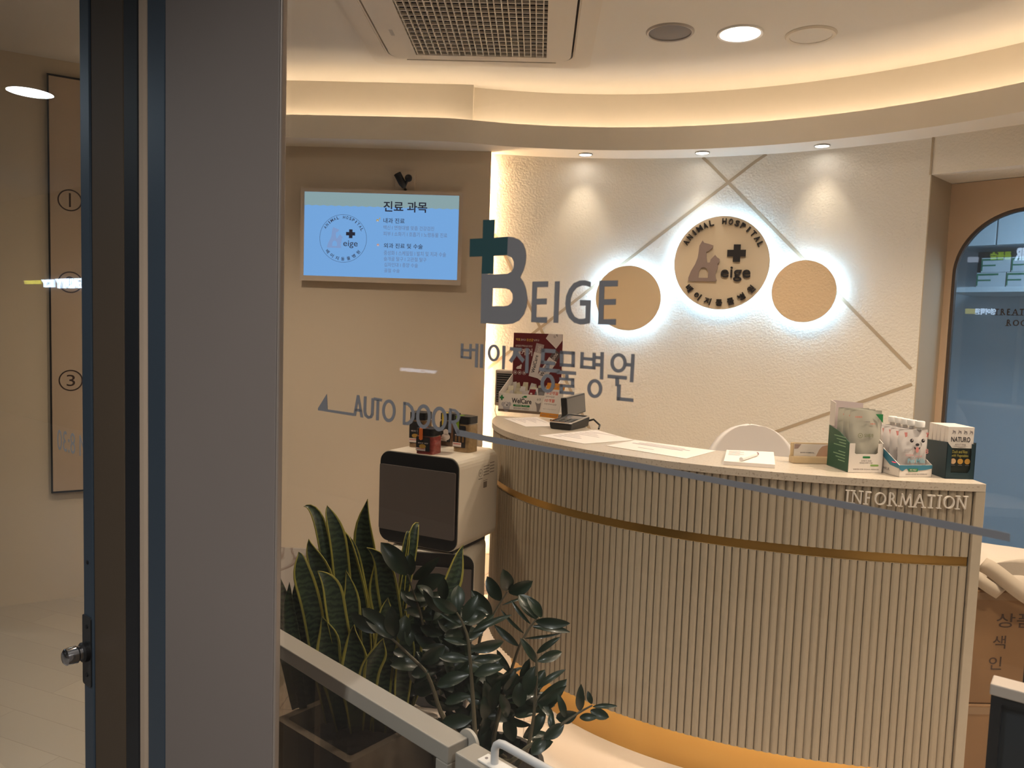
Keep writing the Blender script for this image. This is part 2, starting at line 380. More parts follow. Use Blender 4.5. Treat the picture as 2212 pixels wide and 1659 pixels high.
for dz in (.062, -.058, .22): m.cyl((sl, zl+dz, .0078 if dz < .1 else .0042), .005, .0015, 0, 12, M=fG)
m.build('screw', black, d1)
MB().lathe([(.0,.052),(.014,.052),(.020,.047),(.0215,.036),(.0215,.024),(.018,.020),(.018,.0)], GF(sl-.002, zl, .0075), 0, 28, axis=GN).build('lock_knob', chrome, d1, smooth=True)
MB().lathe([(.024,0),(.024,.010),(.020,.014),(.012,.014)], GF(sl-.002, zl, .0075), 0, 28, axis=GN).build('knob_collar', black, d1, smooth=True)
vin = mat('faded_vinyl', (.30,.30,.30,1), .6)
m = MB()
for txt, x0, y0, x1, y1 in (('PM 8:30', 110, 948, 186, 972),):
    a = ong(x0, y1); c = ong(x1, y0); m.text(txt, GF, a[0], a[1], c[0], c[1], -.0155, .0004, mirror=True)
m.build('hours_lettering', vin, d1)

# lettering stuck to the glass, each character its own piece
vg = mat('grey_vinyl', (.165,.165,.175,1), .55); vt = mat('teal_vinyl', (.012,.055,.062,1), .5)
ZV = .0006
def zz(ox, oy, sc): return lambda p: ong(ox+p[0]/sc, oy+p[1]/sc)
q6 = zz(960, 440, 3.606); q5 = zz(660, 820, 3.457)
def glyph(name, loops, q, mt=vg, rings=()):
    m = MB()
    for L in loops: m.flat([[q(p) for p in L]], GF, ZV, .0008)
    for cx, cy, rx, ry, ix, iy in rings:
        m.flat([[q(p) for p in circ(cx,cy,rx,ry,40)], [q(p) for p in circ(cx,cy,ix,iy,40)]], GF, ZV, .0008)
    return m.build(name, mt, win)
MB().flat([[q6(p) for p in ((305,128),(397,124),(391,265),(500,258),(493,403),(388,408),(385,547),(294,547),(299,411),(201,415),(203,275),(302,270))]], GF, ZV, .0008).build('teal_cross', vt, win)['label'] = 'teal cross on the tall letter'
MB().flat([[q6(p) for p in ((500,258),(545,262),(585,280),(618,315),(636,360),(641,410),(636,465),(622,515),(595,575),(620,610),(640,665),(650,735),(645,800),(624,860),(585,910),(535,935),(470,942),(286,932),(294,548),(385,548),(385,551),(495,547),(525,530),(543,500),(546,455),(530,422),(494,404))],
           [q6(p) for p in ((382,660),(480,660),(512,672),(534,702),(538,742),(526,775),(500,793),(470,798),(378,797))]], GF, ZV, .0008).build('letter', vg, win)
glyph('letter', [[(690,607),(812,605),(810,650),(725,652),(722,740),(802,738),(800,785),(722,787),(718,885),(803,884),(800,930),(680,923)]], q6)
glyph('letter', [[(865,606),(902,604),(890,930),(853,928)]], q6)
glyph('letter', [[(1143,610),(1143,652),(1110,640),(1075,638),(1035,655),(1005,690),(988,740),(985,790),(995,840),(1018,880),(1050,897),(1085,897),(1103,892),(1105,795),(1060,795),(1060,750),(1145,752),(1137,930),(1100,940),(1060,942),(1015,928),(975,890),(952,840),(946,780),(952,720),(975,665),(1010,620),(1060,598),(1100,597)]], q6)
glyph('letter', [[(1212,600),(1355,598),(1353,645),(1250,647),(1247,745),(1340,742),(1338,788),(1245,790),(1242,900),(1340,898),(1338,946),(1200,940)]], q6)
glyph('letter', [[(133,1088),(152,1090),(150,1205),(130,1203)],[(200,1092),(217,1093),(214,1212),(197,1210)],[(140,1130),(206,1134),(206,1153),(140,1149)],[(130,1185),(214,1193),(214,1212),(130,1203)],[(210,1128),(252,1131),(252,1151),(210,1148)],[(247,1090),(268,1091),(262,1277),(241,1275)],[(285,1093),(307,1095),(303,1280),(280,1278)]], q6)
glyph('letter', [[(457,1105),(480,1107),(473,1293),(453,1291)]], q6, rings=[(388,1163,46,66,26,46)])
glyph('letter', [[(515,1117),(608,1125),(606,1150),(513,1142)],[(545,1142),(582,1146),(560,1195),(528,1240),(506,1222),(535,1180)],[(556,1170),(575,1155),(628,1215),(612,1240)],[(640,1125),(662,1127),(657,1320),(632,1318)]], q6)
glyph('letter', [[(760,1128),(870,1135),(868,1165),(758,1158)],[(760,1128),(788,1130),(780,1246),(755,1244)],[(755,1220),(868,1232),(866,1260),(755,1247)],[(795,1245),(822,1247),(820,1295),(793,1290)],[(742,1275),(905,1292),(903,1320),(742,1303)]], q6, rings=[(808,1400,55,73,30,47)])
glyph('letter', [[(905,1145),(1020,1152),(1020,1178),(905,1171)],[(903,1242),(1018,1249),(1018,1275),(903,1268)],[(905,1145),(932,1147),(930,1270),(903,1268)],[(995,1150),(1020,1152),(1018,1275),(993,1273)],[(880,1298),(1028,1308),(1028,1335),(880,1325)],[(945,1330),(970,1332),(970,1372),(945,1370)],[(900,1352),(1015,1360),(1015,1382),(900,1375)],[(990,1360),(1015,1362),(1015,1425),(990,1422)],[(903,1405),(1015,1413),(1015,1435),(903,1427)],[(903,1405),(927,1407),(925,1480),(900,1478)],[(900,1457),(1013,1467),(1013,1490),(900,1480)]], q6)
glyph('letter', [[(1065,1155),(1090,1157),(1085,1285),(1060,1283)],[(1158,1160),(1183,1162),(1180,1292),(1155,1290)],[(1080,1193),(1165,1200),(1165,1225),(1080,1217)],[(1062,1258),(1180,1268),(1178,1292),(1060,1283)],[(1175,1185),(1225,1188),(1225,1213),(1175,1210)],[(1175,1240),(1225,1243),(1225,1270),(1175,1267)],[(1220,1155),(1246,1157),(1240,1370),(1215,1368)]], q6, rings=[(1175,1440,58,74,33,48)])
glyph('letter', [[(1275,1330),(1425,1343),(1423,1372),(1275,1358)],[(1335,1350),(1363,1352),(1363,1422),(1335,1420)],[(1415,1240),(1465,1243),(1465,1270),(1412,1267)],[(1460,1170),(1487,1172),(1475,1392),(1448,1390)],[(1348,1405),(1378,1408),(1373,1535),(1346,1532)],[(1346,1505),(1475,1517),(1475,1545),(1346,1532)]], q6, rings=[(1360,1240,63,76,38,50)])
glyph('arrow', [[(97,214),(163,107),(169,218),(169,222),(362,250),(362,271),(98,229)]], q5)
glyph('letter', [[(360,271),(388,114),(405,116),(434,284),(415,281),(397,165),(380,271)],[(378,216),(425,222),(428,242),(374,236)]], q5)
glyph('letter', [stroke((450,125),(446,240),20), stroke((446,238),(455,272),20), stroke((453,266),(474,284),20), stroke((470,284),(495,278),20), stroke((490,282),(503,258),20), stroke((502,264),(507,138),20)], q5)
glyph('letter', [stroke((513,143),(574,154),22), stroke((545,150),(540,304),20)], q5)
glyph('letter', [], q5, rings=[(626,233,50,85,31,60)])
glyph('letter', [[(734,165),(752,167),(748,338),(730,336)],[(740,166),(775,172),(803,200),(820,250),(817,290),(800,322),(770,341),(740,338),(745,317),(765,316),(785,300),(797,275),(797,245),(785,212),(765,193),(740,188)]], q5)
glyph('letter', [], q5, rings=[(885,275,55,91,33,64)])
glyph('letter', [], q5, rings=[(1003,293,57,92,35,65)])
glyph('letter', [[(1077,213),(1095,215),(1090,398),(1070,394)],[(1085,214),(1125,222),(1150,245),(1160,278),(1150,308),(1125,325),(1085,328),(1087,306),(1115,304),(1133,292),(1138,275),(1130,252),(1112,240),(1085,236)],[(1098,322),(1122,322),(1158,392),(1150,410),(1130,400)]], q5)
pts = [(988,934),(1060,949),(1210,976),(1380,1006),(1560,1040),(1760,1078),(1960,1117),(2140,1152),(2182,1161)]
up_ = [ong(x, y-6.5-max(0,(x-1500)/700*2.5)) for x, y in pts]; dn = [ong(x, y+6.5+max(0,(x-1500)/700*2.5)) for x, y in pts]
MB().flat([up_+dn[::-1]], GF, ZV, .0008).build('ruled_line', vg, win)

# ------------------------------------------------------------------ ceiling fixtures
ac = thing('ceiling_air_conditioner', 'square white ceiling cassette air conditioner with a lattice intake grille', 'air conditioner', (-.294, 3.08, ZC))
CF = Fr((0,0,0), (1,0,0), (0,-1,0))             # CF(x, -y, down)
acm = mat('conditioner_white', (.70,.64,.56,1), .45)
MB().flat([rrect(-.482,-.482,.482,.482,.05), rrect(-.402,-.402,.402,.402,.075)], CF, 0, .022).build('surround', acm, ac, bevel=.004)
MB().flat([rrect(-.402,-.402,.402,.402,.075)], CF, .0, .004).build('slot_shadow', mat('slot_dark', (.06,.045,.04,1), .8), ac)
GR = (-.278, -.34, .288, .242)                  # grille opening in x, -y (far side is -y)
MB().flat([rrect(-.393,-.393,.393,.393,.07), rect(*GR)], CF, .004, .022).build('face_panel', acm, ac, bevel=.003)
for k in range(4):
    a = PI/2*k; fr_ = Fr((0,0,0), (math.cos(a), math.sin(a), 0), (math.sin(a), -math.cos(a), 0))
    MB().flat([rect(-.33,.408,.33,.468)], fr_, .0222, .0035).build('flap', acm, ac, bevel=.001)
MB().flat([rect(GR[0]-.004,GR[1]-.004,GR[2]+.004,GR[3]+.004)], CF, .0041, .004).build('filter', mat('filter_dark', (.035,.026,.022,1), .9), ac)
m = MB(); NXG, NYG = 11, 14; wx = (GR[2]-GR[0])/NXG; wy = (GR[3]-GR[1])/NYG
for i in range(NXG):
    x = GR[0]+wx*i
    for q in (x+.006, x+.034): m.box((q,GR[1],.012),(q+.0042,GR[3],.024), M=lambda x,y,z: CF(x,y,z))
for j in range(NYG+1):
    y = GR[1]+wy*j; m.box((GR[0],y-.0022,.0135),(GR[2],y+.0022,.0215), M=lambda x,y,z: CF(x,y,z))
    if j < NYG:
        for i in range(NXG): x = GR[0]+wx*i; m.box((x+.006,y+.004,.015),(x+.038,y+.010,.0242), M=lambda x,y,z: CF(x,y,z))
m.build('grille', offw, ac)
MB().flat([rect(-.345,-.12,-.33,-.06)], CF, .0262, .0006).build('badge', mat('badge_grey', (.45,.42,.38,1), .4), ac)

def downlight(name, label, x, y, r, z, lens, group=None, ringm=None):
    t = thing(name, label, 'ceiling light', (x, y, z), 0, group)
    MB().lathe([(r*.84,0),(r*.86,.005),(r*.96,.007),(r,.002),(r,0)], (0,0,0), 0, 40, axis=(0,0,-1), close=False).build('trim_ring', ringm or white, t, smooth=True)
    MB().cyl((0,0,0), r*.86, .002, 0, 40, axis=(0,0,-1)).build('lens', lens, t)
    return t
lit = emis('lamp_lens', (1,.86,.72,1), 14.0); spotl = emis('spot_lens', (1,.93,.85,1), 12.0)
downlight('ceiling_downlight', 'lit round ceiling downlight, the middle of three in a row', .758, 3.168, .091, ZC, lit)
sp_ = thing('ceiling_speaker', 'dark grey round ceiling speaker left of the lit downlight', 'speaker', (.482, 3.17, ZC))
MB().lathe([(.083,0),(.084,.006),(.090,.008),(.095,.002),(.095,0)], (0,0,0), 0, 40, axis=(0,0,-1), close=False).build('rim', mat('rim_grey', (.5,.46,.43,1), .4), sp_, smooth=True)
MB().lathe([(.084,.001),(.06,.006),(.0,.008)], (0,0,0), 0, 40, axis=(0,0,-1), close=False).build('grille', mat('speaker_grey', (.20,.18,.18,1), .6), sp_, smooth=True)
of_ = thing('ceiling_hatch', 'round cream ceiling cover plate right of the lit downlight', 'cover', (1.035, 3.168, ZC))
MB().lathe([(.078,0),(.08,.007),(.092,.009),(.098,.002),(.098,0)], (0,0,0), 0, 40, axis=(0,0,-1), close=False).build('rim', offw, of_, smooth=True)
MB().cyl((0,0,0), .080, .004, 0, 40, axis=(0,0,-1)).build('cover', ceilm, of_)
EXTRA = ((.60,1.75,'lit round ceiling downlight between the shopfront and the counter',45,95), (-1.15,2.75,'lit round ceiling downlight left of the air conditioner',62,130), (-2.0,2.75,'added unseen ceiling downlight brightening the left door side',16,130), (1.85,2.15,'added unseen ceiling downlight brightening the treatment door',135,130), (1.75,1.1,'added unseen ceiling downlight brightening the right of the counter',90,110))  # left-door, treatment-door and far-right downlights are added fill, out of view
for x, y, lab, e_, an_ in EXTRA: downlight('ceiling_downlight', lab, x, y, .091, ZC, lit)
def light(name, kind, loc, energy, col, **k):
    l = bpy.data.lights.new(name, kind); l.energy = energy; l.color = col[:3]
    for a, v in k.items(): setattr(l, a, v)
    o = bpy.data.objects.new(name, l); o.location = loc; COL.objects.link(o); return o
WL = (1, .80, .60)
light('downlight_beam', 'SPOT', (.758,3.168,ZC-.02), 42, WL, spot_size=math.radians(110), spot_blend=.9, shadow_soft_size=.07)
for x, y, lab, e_, an_ in EXTRA: light('downlight_beam', 'SPOT', (x,y,ZC-.02), e_, WL, spot_size=math.radians(an_), spot_blend=.9, shadow_soft_size=.07)
for x, y, lab in ((.207,3.958,'small soffit spotlight nearest the television'), (.770,3.853,'small soffit spotlight above the round clinic sign'), (1.275,3.652,'small soffit spotlight nearest the treatment door')):
    downlight('soffit_spotlight', lab, x, y, .036, ZS, spotl, 'spotlights in the curved soffit', alu2)
    d = (V((x,y))-AC0).normalized(); o = light('spot_beam', 'SPOT', (x, y, ZS-.012), 4.5, (1,.84,.64), spot_size=math.radians(75), spot_blend=1, shadow_soft_size=.035)
    o.rotation_euler = V((d.x*.04, d.y*.04, -1)).to_track_quat('-Z', 'Y').to_euler()

# ------------------------------------------------------------------ television
TVY = 3.915
tv = thing('wall_television_screen', 'white framed television showing a blue treatment list', 'television', (0,0,0))
c0, c1 = ony(650,405.5,TVY), ony(994,616.5,TVY); x0, x1, z0, z1 = c0.x, c1.x+.002, c1.z, c0.z
TF = Fr((0,TVY,0), (1,0,0), ZZ); tvf = mat('television_frame', (.66,.56,.46,1), .4)
MB().flat([rrect(x0,z0,x1,z1,.006), rect(x0+.019,z0+.026,x1-.019,z1-.018)], TF, -.004, .006).build('frame', tvf, tv, bevel=.0015)
MB().box((x0+.004,TVY+.003,z0+.004),(x1-.004,TVY+.034,z1-.004)).build('back_shell', tvf, tv, bevel=.006)
MB().box((-.9,TVY+.034,1.8),(-.7,3.955,2.0)).build('wall_bracket', darkg, tv)
SE = .66
scr = MB().flat([rect(x0+.019,z0+.026,x1-.019,z1-.018)], TF, -.0035, .001).build('screen', emis('screen_blue', (s2l(122),s2l(172),s2l(228),1), SE), tv)
sx0, sx1, sz0, sz1 = x0+.0195, x1-.0195, z0+.0265, z1-.0185
n = 40; edge = []
for i in range(n+1):
    t = i/n; edge.append((sx0+(sx1-sx0)*t, sz1-.068+(.004 if i % 2 else 0)))
MB().flat([edge+[(sx1,sz1),(sx0,sz1)]], TF, -.0024, .0004).build('banner', emis('screen_sage', (s2l(143),s2l(168),s2l(172),1), SE), tv)
sd = emis('screen_dark', (s2l(45),s2l(45),s2l(58),1), SE); sg = emis('screen_grey', (s2l(112),s2l(132),s2l(168),1), SE); sm = emis('screen_mid', (s2l(62),s2l(70),s2l(92),1), SE)
def tvtext(m, txt, X0, Y0, X1, Y1, mi, bold=0):
    a = ony(620+X0/4.809, 340+Y1/4.809, TVY); c = ony(620+X1/4.809, 340+Y0/4.809, TVY)
    mid = (a.z+c.z)/2; h = abs((Y1-Y0)/4.809/1660*3.93)*.5
    m.text(txt, TF, a.x, mid-h, c.x, mid+h, -.0018, .0003, mi, bold=bold)
def tvline(*a, **k): m = MB(); tvtext(m, *a, **k); m.build('menu_lettering', [sd, sm, sg], tv)
tvline('진료 과목', 1000, 460, 1458, 568, 0, .018)
tvline('내과 진료', 1000, 632, 1222, 684, 1, .012); tvline('외과 진료 및 수술', 1004, 896, 1410, 946, 1, .012)
for t, X0, Y0, X1, Y1 in (('백신 I 연령대별 맞춤 건강검진', 1000,712,1528,756), ('피부 I 소화기 I 호흡기 I 노령동물 진료', 1000,778,1665,824), ('중성화 I 스케일링 I 발치 및 치과 수술', 1004,976,1652,1024), ('슬개골 탈구 I 고관절 탈구', 1004,1036,1448,1080), ('십자인대 I 종양 수술', 1008,1096,1360,1140), ('골절 수술', 1008,1156,1170,1196)):
    tvline(t, X0, Y0, X1, Y1, 2, .006)

def tvp(X, Y): q = ony(620+X/4.809, 340+Y/4.809, TVY); return (q.x, q.z)
for X, Y, cc in ((940,655,0),(944,910,1)):
    m = MB(); c = tvp(X,Y); m.flat([circ(c[0],c[1],.0065)], TF, -.0018, .0003, cc)
    m.flat([circ(c[0],c[1]-.003,.0035)], TF, -.0014, .0003, 2)
    if not cc: m.flat([[tvp(955,640),tvp(968,620),tvp(966,648)]], TF, -.0014, .0003, 0)
    m.build('animal_icon', [emis('icon_ochre', (s2l(190),s2l(160),s2l(80),1), SE), emis('icon_tan', (s2l(205),s2l(150),s2l(130),1), SE), emis('icon_pale', (s2l(180),s2l(195),s2l(220),1), SE)], tv)
DOG = [(962,380),(975,398),(1005,405),(1043,418),(1040,437),(1015,458),(995,468),(997,510),(1005,550),(1025,548),(1030,525),(1062,490),(1076,508),(1095,520),(1097,545),(1085,555),(1085,590),(1070,640),(1076,668),(1083,684),(1072,692),(868,690),(868,665),(885,615),(915,560),(932,510),(936,470),(940,420)]
HOLE = [(943,665),(945,620),(960,592),(980,584),(1000,592),(1017,620),(1016,665)]
def emblem(fr, R, z, th, bm, lm, ring=None):
    """animal silhouettes, cross, word and the two rings of characters; returns separate MBs"""
    g = lambda p: ((p[0]-1107)/355*R, (550-p[1])/355*R)
    animals = MB().flat([[g(p) for p in DOG], [g(p) for p in HOLE]], fr, z, th)
    cr = MB().flat([[g(p) for p in ((1196,412),(1247,412),(1247,452),(1286,452),(1286,502),(1247,502),(1247,542),(1194,542),(1194,502),(1150,502),(1150,452),(1196,452))]], fr, z, th)
    a, c = g((1110,690)), g((1328,578)); word = MB().text('eige', fr, a[0], a[1], c[0], c[1], z, th, bold=.006)
    chars = []
    def place(s, a0, a1, r, h, top):
        n = len(s)-1
        for i, ch in enumerate(s):
            if ch == ' ': continue
            a = math.radians(a0+(a1-a0)*i/n); p = fr(r*math.cos(a), r*math.sin(a)); rad = fr.r*math.cos(a)+fr.u*math.sin(a); tan = fr.r*math.sin(a)-fr.u*math.cos(a)
            lf = Fr(p, tan, rad) if top else Fr(p, -tan, -rad)
            w = h*(.28 if ch in 'I' else (.95 if ch == 'M' else (.95 if not top else .72)))
            chars.append(MB().text(ch, lf, -w/2, -h/2, w/2, h/2, z, th, bold=.02))
    place('ANIMAL HOSPITAL', 150, 26.5, R*.885, R*.125, True)
    place('베이지동물병원', 220.5, 319.5, R*.855, R*.15, False)
    return animals, cr, word, chars
lc = tvp(582,842); LFm = Fr((lc[0],TVY,lc[1]), (1,0,0), ZZ); R = 245/4.809/1660*3.93
an, cr, wd, ch = emblem(LFm, R, -.0018, .0003, None, None)
an.build('animal_mark', emis('screen_mauve', (s2l(132),s2l(160),s2l(208),1), SE), tv); cr.build('cross_mark', sd, tv)
big = MB()
for k in [wd]+ch: big.raw(k.v, k.f)
big.flat([circ(0,0,R,n=64), circ(0,0,R*.988,n=64)], LFm, -.0018, .0003); big.build('logo_lettering', sm, tv)
# camera on the wall above the television
sc = thing('security_camera', 'black two-headed wall camera just above the television', 'camera', ony(874, 392, 3.94))
MB().box((-.05,.003,-.05),(.052,.014,.055)).build('mounting_plate', tvwallm, sc, bevel=.002)
MB().tube([(-.03,-.045,.03),(-.005,-.04,-.015),(.004,-.03,-.035)], [.019,.019,.011], 0, 16).build('body', black, sc, smooth=True)
MB().lathe([(0,-.019),(.012,-.015),(.0185,-.004),(.0185,.004),(.014,.014),(.0,.018)], (.028,-.05,.008), 0, 20, axis=(.2,-1,0)).build('lens', black, sc, smooth=True)
MB().tube([(.004,.003,-.04),(.004,-.03,-.035),(.02,-.045,-.005)], .007, 0, 10).build('bracket', black, sc, smooth=True)

# ------------------------------------------------------------------ round signs on the stucco wall
halo = emis('halo_led', (.42,.70,1,1), 29.0)
sand = mat('sand_board', (.74,.58,.38,1), .65, bump=.03, bscale=150); sand2 = mat('sand_stucco', (.76,.58,.38,1), .7, bump=.32, bscale=95); signf = mat('sign_board', (.68,.57,.42,1), .6)
def wallframe(x, y, off):
    c = oncyl(x, y, RW); n = V((AC0.x-c.x, AC0.y-c.y, 0)).normalized(); r = V((0,0,1)).cross(n).normalized()
    return Fr(c+n*off, r, ZZ)
def disc(name, label, cat, px, py, R, mt, group=None):
    off = .045; fr = wallframe(px, py, off); t = thing(name, label, cat, (0,0,0), 0, group)
    MB().flat([circ(0,0,R,n=96)], fr, 0, .009).build('board', mt, t, bevel=.001)
    m = MB(); rr = R*.93
    m.strip([[fr(rr*math.cos(2*PI*i/72), rr*math.sin(2*PI*i/72), -.004), fr(rr*math.cos(2*PI*i/72), rr*math.sin(2*PI*i/72), -.016)] for i in range(73)])
    m.build('halo_strip', halo, t)
    MB().flat([circ(0,0,rr-.002,n=72)], fr, -.030, .029).build('back_box', white, t)
    return t, fr
Rb = 96.5/1660*3.955
sg_, frc = disc('clinic_sign', 'large backlit round clinic sign with dog silhouette and dark lettering', 'sign', 1560, 570, Rb, signf)
an, cr, wd, ch = emblem(frc, Rb, .009, .008, None, None)
sblk = mat('sign_letter', (.018,.015,.016,1), .45)
an.build('animal_silhouette', mat('mauve_acrylic', (.27,.205,.19,1), .5), sg_, bevel=.0008)['label'] = 'mauve dog and cat silhouette'
cr.build('cross', sblk, sg_, bevel=.0006); wd.build('word', sblk, sg_)
for k in ch: k.build('letter', sblk, sg_)
disc('round_wall_light', 'plain sand coloured backlit disc left of the clinic sign', 'wall light', 1357, 645, 68.5/1660*4.0, sand)
disc('round_wall_light', 'textured sand coloured backlit disc right of the clinic sign', 'wall light', 1740, 630.5, 63.5/1660*3.83, sand2)

# ------------------------------------------------------------------ reception counter
EC, EA, EB = V((1.185, 3.28)), 1.353, 1.072
def ell(a, off=0):
    c, s = math.cos(a), math.sin(a); n = V((-c/EA, -s/EB)).normalized(); return V((EC.x-EA*c, EC.y-EB*s))+n*off
# arc-length table from the wall end (a<0) to the straight front end
tab = []; a = math.radians(-8); L = 0; prev = ell(a); tab.append((0, a))
while a < PI/2+.05: a += .002; q = ell(a); L += (q-prev).length; prev = q; tab.append((L, a))
def at_len(l):
    lo, hi = 0, len(tab)-1
    while hi-lo > 1:
        mid = (lo+hi)//2
        if tab[mid][0] > l: hi = mid
        else: lo = mid
    return tab[hi][1]
LMAX = next(l for l, a in tab if ell(a).x > 1.254)
rc = thing('reception_counter', 'curved cream reception counter with fluted front and brass band', 'counter', (0,0,0))
flute = mat('fluted_cream', (.40,.335,.245,1), .5)
def fluted(z0, z1):
    pitch = .0232; N = int(LMAX/pitch); rows = []; prof = [(0,-.004)]+[(.5-.5*math.cos(PI*k/8)*.94, .0095*math.sin(PI*k/8)**.75-.0015) for k in range(9)]
    for i in range(N):
        for f_, d in prof:
            p = ell(at_len((i+f_)*LMAX/N), d); rows.append([p3(p,z0), p3(p,z1)])
    inner = [ell(at_len(LMAX*i/60), -.03) for i in range(61)]
    m = MB().strip(rows); m.strip([[p3(p,z0), p3(p,z1)] for p in inner]); 
    out = [ell(at_len(LMAX*i/200), .004) for i in range(201)]; inn = [ell(at_len(LMAX*i/200), -.03) for i in range(201)]
    for z in (z0, z1): m.strip([[p3(a,z), p3(b,z)] for a, b in zip(out, inn)])
    return m
ZB0, ZB1, ZP = .788, .816, .172
fluted(ZB1, ZT-.022).build('upper_fluted_panel', flute, rc); fluted(ZP, ZB0).build('lower_fluted_panel', flute, rc)
def bandm(z0, z1, d0, d1, l0=0, l1=LMAX, n=90):
    A = [ell(at_len(l0+(l1-l0)*i/n), d0) for i in range(n+1)]; B = [ell(at_len(l0+(l1-l0)*i/n), d1) for i in range(n+1)]
    m = MB().strip([[p3(b,z0), p3(a,z0), p3(a,z1), p3(b,z1), p3(b,z0)] for a, b in zip(A, B)]); return m
bandm(ZB0, ZB1, .001, -.03).build('brass_band', mat('band_brass', (.62,.37,.11,1), .30, .9), rc, smooth=True)
lu = bandm(ZP+.006, ZP+.009, -.04, -.05, .05, LMAX-.02, 60).build('kick_light', emis('kick_led', (1,.78,.54,1), 19.0), rc)
bandm(0.0, ZP+.03, -.10, -.12).build('brass_plinth', mat('plinth_brass', (.62,.36,.10,1), .42, .6), rc, smooth=True)
terr = mat('counter_stone', (.55,.48,.39,1), .28); nt = terr.node_tree; b = nt.nodes['Principled BSDF']
tc = nt.nodes.new('ShaderNodeTexCoord'); n = nt.nodes.new('ShaderNodeTexNoise'); n.inputs['Scale'].default_value = 160; n.inputs['Detail'].default_value = 3
r = nt.nodes.new('ShaderNodeValToRGB'); e = r.color_ramp.elements; e[0].position = .33; e[0].color = (.38,.31,.24,1); e[1].position = .43; e[1].color = (.55,.48,.39,1)
nt.links.new(tc.outputs['Object'], n.inputs['Vector']); nt.links.new(n.outputs['Fac'], r.inputs[0]); nt.links.new(r.outputs[0], b.inputs['Base Color'])
top = [ell(at_len(LMAX*i/110), .014) for i in range(111)]
inner = [V((EC.x-(EA-.36)*math.cos(t), EC.y-(EB-.30)*math.sin(t))) for t in [PI/2-(PI/2+.05)*i/50 for i in range(51)]]
poly = [(p.x,p.y) for p in top]+[(1.286,2.196),(1.286,2.50)]+[(p.x,p.y) for p in inner]
MB().flat([poly], Fr((0,0,0),(1,0,0),(0,1,0)), ZT-.022, .022).build('worktop', terr, rc, bevel=.003)
MB().box((1.258,2.196,0),(1.286,2.50,ZT-.0225)).build('end_panel', mat('end_stone', (.44,.375,.285,1), .45, var=.06, vscale=60), rc, bevel=.002)
MB().strip([[p3(p,ZP), p3(p,ZT-.023)] for p in inner]).build('inner_panel', flute, rc)
# raised lettering, cut from thin strokes with small serifs
SER = {'I':[((.5,0),(.5,1))], 'N':[((.1,0),(.1,1)),((.1,1),(.9,0)),((.9,0),(.9,1))], 'F':[((.2,0),(.2,1)),((.2,.97),(.85,.97)),((.2,.52),(.7,.52))],
 'R':[((.15,0),(.15,1)),((.45,.5),(.95,0))], 'M':[((.08,0),(.17,1)),((.17,1),(.5,.12)),((.5,.12),(.83,1)),((.83,1),(.92,0))], 'A':[((.05,0),(.5,1)),((.5,1),(.95,0)),((.24,.36),(.76,.36))],
 'T':[((.5,0),(.5,1)),((.05,.97),(.95,.97))], 'E':[((.2,0),(.2,1)),((.2,.97),(.8,.97)),((.2,.52),(.7,.52)),((.2,.03),(.85,.03))], 'O':[]}
SRF = {'I':[(.5,0),(.5,1)], 'N':[(.1,0),(.1,1),(.9,1)], 'F':[(.2,0)], 'R':[(.15,0)], 'M':[(.08,0),(.92,0)], 'A':[(.05,0),(.95,0)], 'T':[(.5,0)], 'E':[], 'O':[]}
def serif(ch, fr, w, h, z, th, sw):
    m = MB(); X = lambda p: (p[0]*w, p[1]*h)
    for i, (p, q) in enumerate(SER[ch]):
        k = sw*(.65 if (ch == 'N' and i != 1) or (ch in 'AM' and i in (0,2)) else 1); m.flat([stroke(X(p), X(q), k)], fr, z, th)
    for p in SRF[ch]: x, y = X(p); m.flat([rect(x-sw*1.5, y-sw*.3, x+sw*1.5, y+sw*.3)], fr, z, th)
    if ch == 'O': m.flat([circ(w/2,h/2,w/2,h/2), circ(w/2,h/2,w/2-sw,h/2-sw*.75)], fr, z, th)
    if ch == 'R':
        P = [(.15*w+.42*w*max(0,math.sin(t)), .75*h+.25*h*math.cos(t)) for t in [PI*i/16 for i in range(17)]]
        for i in range(16): m.flat([stroke(P[i], P[i+1], sw*.9)], fr, z, th)
        m.flat([stroke((.15*w,h*.985),(.5*w,h*.985),sw*.6)], fr, z, th)
        m.flat([rect(.15*w,.49*h,.45*w,.49*h+sw*.5)], fr, z, th)
    return m
silver = mat('pale_metal', (.74,.68,.60,1), .35, 0)
wd_ = {'I':.35,'N':1,'F':.75,'O':1.12,'R':.88,'M':1.2,'A':1,'T':.85,'E':.75}
word = 'INFORMATION'; tot = sum(wd_[c] for c in word)+.22*10; xa, xb = .905, 1.232; cur = 0
for ch_ in word:
    xx = xa+(xb-xa)*(cur+wd_[ch_]/2)/tot; w = (xb-xa)*wd_[ch_]/tot; cur += wd_[ch_]+.22
    a = math.acos(max(-1, min(1, (EC.x-xx)/EA))); p = ell(a, .011); t = (ell(a+.01)-ell(a-.01)).normalized()
    fr = Fr(p3(p, .957)-V((t.x,t.y,0))*w/2, (t.x,t.y,0), ZZ); serif(ch_, fr, w, .036, 0, .007, .0042).build('letter', silver, rc)
# lettering on the treatment room door
brn = mat('door_lettering', (.035,.022,.015,1), .5)
DGF = Fr(DF(0,0,-.278), (DR.x,DR.y,0), ZZ)
for s_, x, z, h in (('TREATMENT', .212, 1.555, .026), ('ROOM', .262, 1.508, .026)):
    for ch_ in s_:
        w = h*.8*wd_[ch_]; serif(ch_, Fr(DGF(x, z), DGF.r, ZZ), w, h, 0, .0008, .0048).build('letter', brn, door); x += w+h*.22

